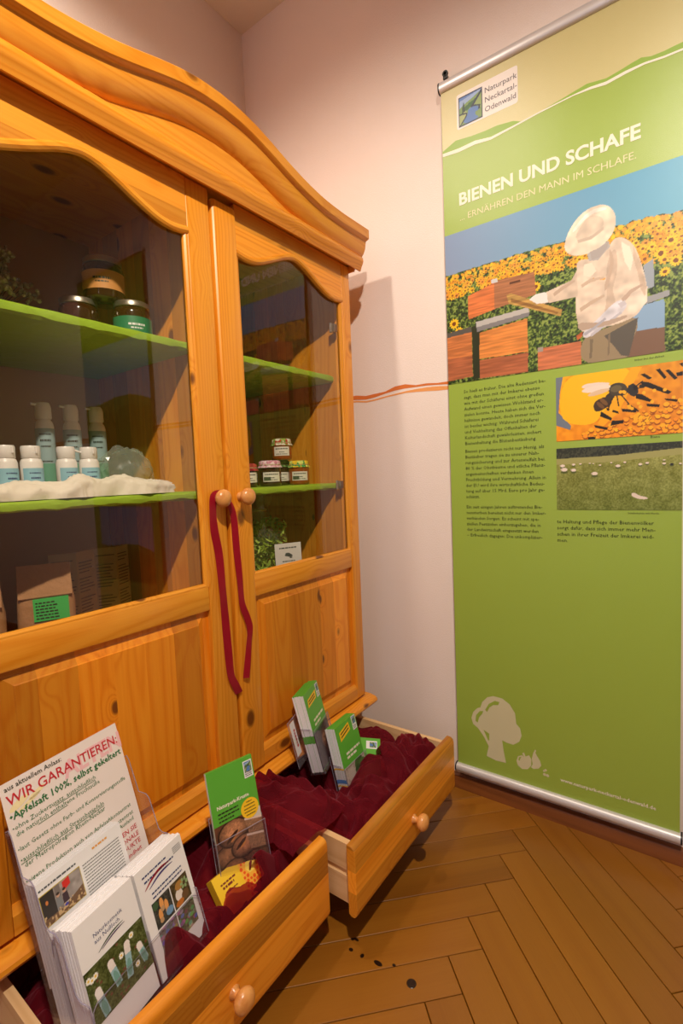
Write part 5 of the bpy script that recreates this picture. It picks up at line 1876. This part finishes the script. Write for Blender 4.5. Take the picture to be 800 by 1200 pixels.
flat_marks(fr, [(.022, .088, FH - .0475, .0024), (.022, .088, FH - .0545, .0024)], .0004, BLUEINK, 10)
flat_marks(fr, [(.080, .098, FH - .012 - q * .003, .0012) for q in range(4)], .0004, GREYINK, 12)
for q, (x0_, y0_) in enumerate(((.016, .102), (.056, .102), (.016, .145), (.056, .145))):
    p = Paint(0, .038, 0, .041, 60, 62, ((52, 54, 50), (74, 60, 34), (112, 104, 104), (92, 92, 66))[q], 20 + q)
    p.C += ((p.noise(20, 20) - .5) * 60)[..., None]
    if q == 0:
        for cx, cy in ((.012, .016), (.026, .022), (.018, .030)):
            p.ell(cx, cy, .004, .009, (226, 158, 90)); p.ell(cx, cy - .008, .004, .004, (190, 150, 110))
        p.ell(.03, .010, .008, .006, (110, 150, 190)); p.ell(.006, .034, .006, .006, (60, 90, 60))
    elif q == 1:
        p.ell(.014, .017, .008, .009, (226, 216, 210)); p.ell(.026, .010, .008, .007, (104, 76, 48)); p.ell(.018, .030, .009, .007, (168, 124, 62))
        for a in range(7):
            p.ell(.029 + .006 * math.cos(a), .027 + .006 * math.sin(a), .003, .0022, (140, 172, 120), a)
        p.ell(.012, .005, .009, .005, (190, 110, 40))
    else:
        for a in range(26):
            p.ell(p.rng.uniform(0, .038), p.rng.uniform(0, .041), .004, .003, tuple(p.rng.randint(70, 190, 3)))
    p.build(fr, 'food_photo', (x0_, FH - y0_ + .002 if q < 2 else FH - y0_ + .0015, .0004), UX, UY)

# ---- green leaflets: one leaning in front of the left doors
LGF = [LEAFG, LEAFG, WHITE]


def cover(o, w, h, title, logo, photo, pic_h, sub=None, yellow=False, badge=False):
    """green cover: white plate with the park emblem, title, picture below"""
    lx0, lx1, ly0, ly1 = logo
    sheet(o, 'emblem_plate', lx0, lx1, h - ly1, h - ly0, 0, .0004, WHITE)
    logo_picture(o, 'emblem', lx0 + .002, lx1 - .002, h - ly0 - .021, h - ly0 - .002, (0, 0, .0007), UX, UY, 24, 24)
    flat_marks(o, [(lx0 + .002, lx1 - .003, h - ly1 + .003 + q * .0035, .0018) for q in range(3)], .0007, GREYINK, 3)
    if yellow:
        yp = flat(o, 'yellow_flash', yellow, (0, h, .0004), UX, UY, YELLOW)
        (xa, ya), (xb, yb) = yellow[0], yellow[-1]
        dx_, dy_ = np.array(yellow[1]) - np.array(yellow[0]), np.array(yellow[-1]) - np.array(yellow[0])
        for q in (.28, .62):
            c = np.array(yellow[0]) + dy_ * q
            flat(o, 'flash_print', [tuple(c + dx_ * .1), tuple(c + dx_ * .88), tuple(c + dx_ * .88 + dy_ * .14), tuple(c + dx_ * .1 + dy_ * .14)], (0, h, .0007), UX, UY, DARKINK)
    photo.build(o, 'cover_photo', (0, h - pic_h, .0004), UX, UY)


def bread(w, hp):
    p = Paint(0, w, 0, hp, 120, 120, (96, 58, 40), 31)
    crust = .5 * p.noise(60, 60) + .5 * p.noise(18, 18)
    p.C *= (.7 + .6 * crust)[..., None]
    for cx, cy, r, c in ((.020, hp - .060, .026, (150, 104, 70)), (.028, hp - .090, .026, (140, 92, 62)), (.038, hp - .024, .031, (176, 120, 84)), (.056, hp - .056, .026, (170, 112, 78))):
        ins = ((p.X - cx) / r) ** 2 + ((p.Y - cy) / (r * .74)) ** 2
        m = ins < 1
        sh = np.clip(1.15 - .55 * ins + .25 * (p.Y - cy) / r, .3, 1.25)
        p.fill((ins < 1.25) & ~m, (48, 24, 14))
        p.fill(m, c)
        p.C[m] *= (sh * (.72 + .5 * crust))[m][:, None]
    for a, rx in (((.034, hp - .030), .016), ((.050, hp - .050), .014)):
        p.ell(*a, rx, .0035, (60, 28, 14), .5)
        p.ell(a[0] + .004, a[1] - .004, rx * .6, .002, (214, 140, 70), .5)
    p.fill((p.X > .086) & (p.Y > hp - .022), (206, 198, 188))
    for b in (.012, .042):
        m = p.poly([(.064, hp - b), (w, hp - b - .010), (w, hp - b - .036), (.070, hp - b - .028)], (150, 108, 80))
        p.C[m] *= (.75 + .5 * p.noise(70, 70))[m][:, None]
        p.poly([(.064, hp - b + .003), (w, hp - b - .007), (w, hp - b - .011), (.064, hp - b - .001)], (224, 196, 180))
        p.poly([(.070, hp - b - .028), (w, hp - b - .036), (w, hp - b - .041), (.070, hp - b - .032)], (70, 36, 22))
    return p


MK = frame((-.781, .582, .457), -.234, .238)
for k in range(3):
    front = k == 2
    o = leaf('green_leaflet', 'green Naturpark-Kruste leaflet with bread photo leaning in the left drawer' if front else 'green leaflet tucked behind the Naturpark-Kruste cover, %s from the front' % ORDINAL[1 - k], 'leaflet', MK, .1025, .205, .0022, LGF, None if front else 'leaflets behind the bread cover', (0, 0, -.0052 + k * .0026))
kr = o
cover(kr, .1025, .205, None, (.080, .1000, .008, .041), bread(.1025, .100), .203)
text(kr, 'Naturpark-Kruste', (.0115, .205 - .0745, .0004), UX, UY, CREAM, width=.070, bold=.03, name='cover_title', res=1)
flat_marks(kr, [(.012, .056, .205 - .0845, .0028), (.012, .057, .205 - .0915, .0028), (.012, .046, .205 - .0985, .0028)], .0005, DARKINK, 5)
flat(kr, 'round_badge', [(.080 + .0200 * math.cos(a), .205 - .098 + .0192 * math.sin(a)) for a in np.linspace(0, 6.283, 33)[:-1]], (0, 0, .0008), UX, UY, YELLOW)
flat_marks(kr, [(.074, .087, .205 - .0860, .0018), (.068, .092, .205 - .0920, .0018), (.067, .093, .205 - .0985, .0018), (.067, .093, .205 - .1045, .0018), (.070, .091, .205 - .1105, .0018)], .0011, DARKINK, 8)


def pocket(name, label, M, w, h, depth, front_h, side_h, back_h, grp=None, wing=0.0):
    """small clear holder in a leaflet's own frame (origin = cover's top left corner)"""
    ro = (w / 2, -h - .003, -depth / 2)
    t = thing(name, label, 'holder', matrix=M @ Matrix.Translation(ro), group=grp)

    def part(nm, x0, x1, y0, y1, z0, z1):
        bm = B(); box(bm, x0, x1, y0, y1, z0, z1, .0006, seg=1)
        return finish(bm, nm, ACRYL, t, ro)
    zb = -depth - .002
    part('back_panel', -.004 - wing, w + .004 + wing * .25, -h - .003 + wing * .9, -h + back_h, zb - .002, zb)
    part('front_panel', -.004, w + .004, -h - .003, -h + front_h, .0045, .0065)
    for x in (-.004, w + .002):
        bm = B()
        prism(bm, [(-h - .003, zb), (-h - .003, .0045), (-h + front_h, .0045), (-h + front_h + .006, -.004), (-h + side_h, zb + .006), (-h + side_h, zb)], 'x', x, x + .002)
        finish(bm, 'side_panel', ACRYL, t, ro)
    rim = [((-.004, -h + front_h, .0055), (w + .004, -h + front_h, .0055)), ((-.004 - wing, -h + back_h, zb), (w + .004 + wing * .25, -h + back_h, zb)), ((-.004 - wing, -h + back_h, zb), (-.004 - wing, -h + wing * .9, zb))]
    for x in (-.003, w + .003):
        rim.append(((x, -h - .003, .0055), (x, -h + front_h, .0055)))
        rim.append(((x, -h + front_h + .006, -.004), (x, -h + side_h, zb + .006)))
    for pa, pb in rim:  # added rods that draw edge highlights on the clear holder
        bm = B(); tube(bm, [pa, pb], .0007, 6)
        finish(bm, 'edge_glint_strip', RIM, t, ro, smooth=1.0)
    part('holder_floor', -.004, w + .004, -h - .005, -h - .003, zb - .002, .0065)
    return t


pocket('leaflet_holder', 'clear pocket round the foot of the Naturpark-Kruste leaflet', MK, .1025, .205, .008, .075, .085, .120)


def stack(M, n, w, h, depth, label_front, label_rest, grp, photo, pic_h, **kw):
    for k in range(n):
        front = k == n - 1
        r1 = random.Random(k + int(w * 1e4))
        o = leaf('green_leaflet', label_front if front else label_rest + ', %s from the front' % ORDINAL[n - 2 - k], 'leaflet', M, w, h, depth / n * .96, LGF, None if front else grp, (0 if front else r1.uniform(-.0006, .0006), 0 if front else r1.uniform(-.0012, .0012), -depth + depth * (k + 1) / n))
        # printed bleed that shows along the edge of the packet
        for y_, hh_, m_ in kw.get('bands', ()):
            sheet(o, 'edge_print', -.0003, .0002, h - y_ - hh_, h - y_, -depth / n * .96, 0, m_)
    return o


def meat(w, hp):
    p = Paint(0, w, 0, hp, 70, 70, (70, 42, 42), 41)
    p.C += ((p.noise(14, 14) - .5) * 50)[..., None]
    p.fill(p.Y > hp - .012 - .2 * p.X + .010, (52, 46, 54))
    p.ell(w * .55, hp * .62, .022, .026, (150, 100, 74), 0, True); p.ell(w * .55, hp * .64, .010, .011, (206, 160, 120)); p.ell(w * .55, hp * .64, .004, .004, (110, 50, 40))
    p.ell(w * .75, hp * .25, .03, .03, (96, 52, 60), 0, True)
    return p


def veg(w, hp):
    p = Paint(0, w, 0, hp, 80, 80, (200, 186, 166), 43)
    p.C += ((p.noise(16, 16) - .5) * 40)[..., None]
    for cx, cy, r, c in ((.03, hp * .7, .018, (216, 206, 186)), (.07, hp * .85, .02, (70, 120, 44)), (.085, hp * .72, .018, (90, 140, 52)), (.06, hp * .7, .012, (56, 96, 36)), (.06, hp * .45, .010, (120, 60, 40)), (.03, hp * .4, .016, (70, 44, 40)), (.08, hp * .3, .016, (150, 170, 60))):
        p.ell(cx, cy, r, r * .8, c, .3)
    p.poly([(.07, hp * .6), (.088, hp * .62), (.082, hp * .1), (.074, hp * .1)], (236, 120, 30))
    return p


M1 = frame((-.832, .938, .463), .332, .235)
BLUEB = mat('print_band_blue', (84, 140, 210), .5)
o1 = stack(M1, 10, .105, .205, .032, 'green leaflet with yellow flash, front of the tall packet by the right door', 'green leaflet in the tall packet by the right door', 'leaflets of the tall packet', meat(.105, .10), .205, bands=((.108, .020, LEAFG),))
cover(o1, .105, .205, None, (.083, .102, .004, .040), meat(.105, .098), .203, yellow=[(.014, -.040), (.072, -.036), (.078, -.015), (.018, -.020)])
flat_marks(o1, [(.024, .096, .205 - .082, .006), (.024, .070, .205 - .094, .006)], .0005, CREAM, 5)
pocket('leaflet_holder', 'clear holder of the tall leaflet packet beside the right door', M1, .105, .205, .034, .110, .120, .160, wing=.048)
M2 = frame((-.780, .998, .360), .051, .240)
o2 = stack(M2, 10, .1025, .195, .032, 'green leaflet with yellow flash and vegetables, front of the lower packet', 'green leaflet in the lower packet in the right drawer', 'leaflets of the lower packet', veg(.1025, .09), .2, bands=((.105, .004, YELLOW), (.135, .010, BLUEB), (.150, .003, YELLOW)))
cover(o2, .1025, .195, None, (.081, .100, .001, .038), veg(.1025, .085), .193, yellow=[(.016, -.042), (.067, -.029), (.064, -.007), (.015, -.018)])
flat_marks(o2, [(.026, .092, .195 - .082, .006), (.026, .072, .195 - .093, .006)], .0005, CREAM, 6)
pocket('leaflet_holder', 'clear holder of the lower leaflet packet in the right drawer', M2, .1025, .195, .034, .090, .100, .120)
# a red and white card seen through the tall holder's back
mcard = M1 @ Matrix.Translation((-.042, -.052, -.0365))
card = leaf('white_card', 'white card with red lettering behind the tall clear holder', 'card', mcard, .026, .085, .0006, WHITE)
flat_marks(card, [(.012, .020, .020 + q * .008, .006) for q in range(6)], .0005, RED, 4)
# a loose leaflet lying on the fabric
n_ = Vector((.30, -.25, .92)).normalized()
u_ = Vector((.55, -.80, 0)); u_ = (u_ - n_ * u_.dot(n_)).normalized()
v_ = n_.cross(u_)
lo = bpy.data.objects.new('tmp', None)
ML = Matrix(((u_.x, v_.x, n_.x, -.786), (u_.y, v_.y, n_.y, 1.155), (u_.z, v_.z, n_.z, .262), (0, 0, 0, 1)))
lf3 = leaf('green_leaflet', 'loose green leaflet lying half under the dark red fabric', 'leaflet', ML @ Matrix.Translation((0, .042, 0)), .15, .075, .002, LGF)
sheet(lf3, 'emblem_plate', .010, .036, .034, .066, 0, .0005, WHITE)
logo_picture(lf3, 'emblem', .014, .032, .044, .064, (0, 0, .0008), UX, UY, 20, 20)

# yellow honeycomb box
u_ = Vector((.004, .086, .002)).normalized()
v_ = Vector((-.034, -.010, .038)); v_ = (v_ - u_ * v_.dot(u_)).normalized()
n_ = u_.cross(v_)
_o = Vector((-.738, .547, .281)) - v_ * .070
MY = Matrix(((u_.x, v_.x, n_.x, _o.x), (u_.y, v_.y, n_.y, _o.y), (u_.z, v_.z, n_.z, _o.z), (0, 0, 0, 1)))
yb = thing('honey_box', 'small yellow box with orange honeycomb print half wrapped in fabric', 'box', matrix=MY)
sheet(yb, 'carton', 0, .100, 0, .070, -.022, 0, mat('box_yellow', (240, 196, 44), .4))
HEX = mat('box_orange', (232, 92, 30), .4)
sheet(yb, 'print_field', .058, .0995, .0005, .0695, 0, .0003, mat('box_apricot', (246, 178, 60), .4))
rs = random.Random(8)
bm = B()
for i in range(6):
    for j in range(9):
        cx, cy = .0605 + i * .0078 + (j % 2) * .0039, .0045 + j * .0076
        if cx > .0975 or math.hypot(cx - .080, cy - .046) < .0125:
            continue
        r = rs.uniform(.0026, .0037)
        bm.faces.new([bm.verts.new((cx + r * math.cos(a + .5), cy + r * math.sin(a + .5), .0006)) for a in np.linspace(0, 6.283, 7)[:-1]])
hc = finish(bm, 'honeycomb_print', HEX, yb, smooth=0); hc['kind'] = 'stuff'
flat(yb, 'emblem_hexagon', [(.080 + .0115 * math.cos(a), .046 + .0115 * math.sin(a)) for a in np.linspace(0, 6.283, 7)[:-1]], (0, 0, .0007), UX, UY, mat('box_lemon', (246, 214, 90), .4))
flat(yb, 'emblem_mark', [(.074, .040), (.078, .039), (.088, .050), (.087, .054), (.080, .050)], (0, 0, .0010), UX, UY, mat('box_brown', (120, 40, 30), .4))
flat_marks(yb, [(.012, .046, .050, .003), (.014, .040, .043, .004), (.018, .044, .035, .002)], .0005, mat('box_brown', (120, 40, 30), .4), 3)

# ---- crumpled organza
def organza(name):
    m = bpy.data.materials.new(name)
    m.use_nodes = True
    nt = m.node_tree
    b = nt.nodes['Principled BSDF']
    b.inputs['Base Color'].default_value = (*lin((104, 8, 26)), 1)
    b.inputs['Roughness'].default_value = .75
    b.inputs['Sheen Weight'].default_value = .15
    b.inputs['Sheen Tint'].default_value = (1, .3, .4, 1)
    b.inputs['Specular IOR Level'].default_value = .15
    tr = nt.nodes.new('ShaderNodeBsdfTransparent')
    tr.inputs[0].default_value = (.75, .20, .24, 1)
    # a sheer weave looks denser where it is seen edge-on
    lw = nt.nodes.new('ShaderNodeLayerWeight')
    lw.inputs['Blend'].default_value = .35
    mr = nt.nodes.new('ShaderNodeMapRange')
    sset(mr, From_Min=0.0, From_Max=.8, To_Min=.44, To_Max=.12)
    nt.links.new(lw.outputs['Facing'], mr.inputs['Value'])
    mx = nt.nodes.new('ShaderNodeMixShader')
    nt.links.new(mr.outputs[0], mx.inputs[0])
    nt.links.new(b.outputs[0], mx.inputs[1])
    nt.links.new(tr.outputs[0], mx.inputs[2])
    nt.links.new(mx.outputs[0], nt.nodes['Material Output'].inputs[0])
    return m


ORG = organza('dark_red_organza')


def ridged(x, y, s, seed):
    q = Vector((x * s, y * s, seed))
    w = Vector((mnoise.noise(q * .8 + Vector((5, 1, 0))), mnoise.noise(q * .8 + Vector((1, 9, 3))), 0)) * 1.1
    n_ = mnoise.noise(q + w)
    return 1 - math.sqrt(n_ * n_ + .006) * 2.3


def cloth_sheet(bm, x0, x1, y0, y1, base, humps, amp, seed, nx, ny, floor_z, mask=None):
    grid = []
    for i in range(nx + 1):
        row = []
        for j in range(ny + 1):
            x, y = x0 + (x1 - x0) * i / nx, y0 + (y1 - y0) * j / ny
            z = base
            for hx_, hy_, hr, hh_ in humps:
                d2 = ((x - hx_) ** 2 + (y - hy_) ** 2) / hr ** 2
                z += hh_ * math.exp(-d2)
            z += amp * (.70 * ridged(x, y, 10, seed) + .40 * ridged(x, y * .7, 21, seed + 7) + .06 * ridged(x, y, 46, seed + 3) - .38)
            e = min(x - x0, x1 - x, y - y0, y1 - y)
            k = min(1, max(0, e / .03))
            z = floor_z + (z - floor_z) * (.55 + .45 * k)
            dx_ = .016 * mnoise.noise(Vector((x * 13, y * 13, seed + 11))) * k
            dy_ = .018 * mnoise.noise(Vector((x * 13, y * 13, seed + 17))) * k
            row.append(bm.verts.new((x + dx_, y + dy_, max(z, floor_z))))
        grid.append(row)
    for i in range(nx):
        for j in range(ny):
            if mask and not mask(x0 + (x1 - x0) * (i + .5) / nx, y0 + (y1 - y0) * (j + .5) / ny):
                continue
            bm.faces.new((grid[i][j], grid[i + 1][j], grid[i + 1][j + 1], grid[i][j + 1]))
    for _ in range(3):
        bmesh.ops.smooth_vert(bm, verts=[v for v in bm.verts if v.link_faces], factor=.5, use_axis_x=True, use_axis_y=True, use_axis_z=True)
    for v in [v for v in bm.verts if not v.link_faces]:
        bm.verts.remove(v)


bm = B()
cloth_sheet(bm, -1.00, -.664, .252, .760, .205, [(-.70, .70, .10, .03), (-.84, .72, .09, .05), (-.80, .52, .08, .02), (-.69, .50, .06, .03)], .052, 3.1, 120, 190, .112)
c1 = finish(bm, 'organza_fabric', ORG, smooth=3.0)
tag(c1, 'dark red organza heaped in the left drawer around the rack and leaflets', 'fabric')
bm = B()
cloth_sheet(bm, -.80, -.664, .300, .740, .225, [(-.690, .46, .05, .060), (-.700, .385, .06, .045), (-.688, .550, .030, .046), (-.690, .625, .032, .050), (-.70, .67, .06, .040)], .040, 8.4, 70, 190, .125, mask=lambda x, y: x > -.715 - .03 * math.sin(19 * y) - .02 * math.sin(47 * y) - (.03 if y > .62 else 0))
finish(bm, 'upper_fold', ORG, c1, smooth=3.0)
bm = B()
cloth_sheet(bm, -1.00, -.600, .803, 1.284, .200, [(-.66, 1.235, .06, .045), (-.80, 1.20, .07, .03), (-.72, 1.08, .06, .04), (-.70, .90, .08, .03), (-.83, .85, .07, .04)], .052, 5.7, 130, 180, .125)
c2 = finish(bm, 'organza_fabric', ORG, smooth=3.0)
tag(c2, 'dark red organza heaped in the right drawer around the leaflet packets', 'fabric')
bm = B()
cloth_sheet(bm, -.76, -.600, .880, 1.284, .222, [(-.665, 1.23, .055, .045), (-.70, 1.12, .05, .045), (-.67, 1.00, .05, .03)], .040, 1.9, 80, 180, .135, mask=lambda x, y: x > -.705 - .025 * math.sin(23 * y) - .02 * math.sin(51 * y))
finish(bm, 'upper_fold', ORG, c2, smooth=3.0)

# the fabric runs on over the sides where the two drawers meet
bm = B()
cloth_sheet(bm, -.885, -.660, .690, .875, .300, [(-.80, .78, .05, .010), (-.69, .80, .04, -.006), (-.86, .80, .04, .012)], .034, 6.6, 110, 90, .215)
finish(bm, 'bridging_fold', ORG, c1, smooth=3.0)
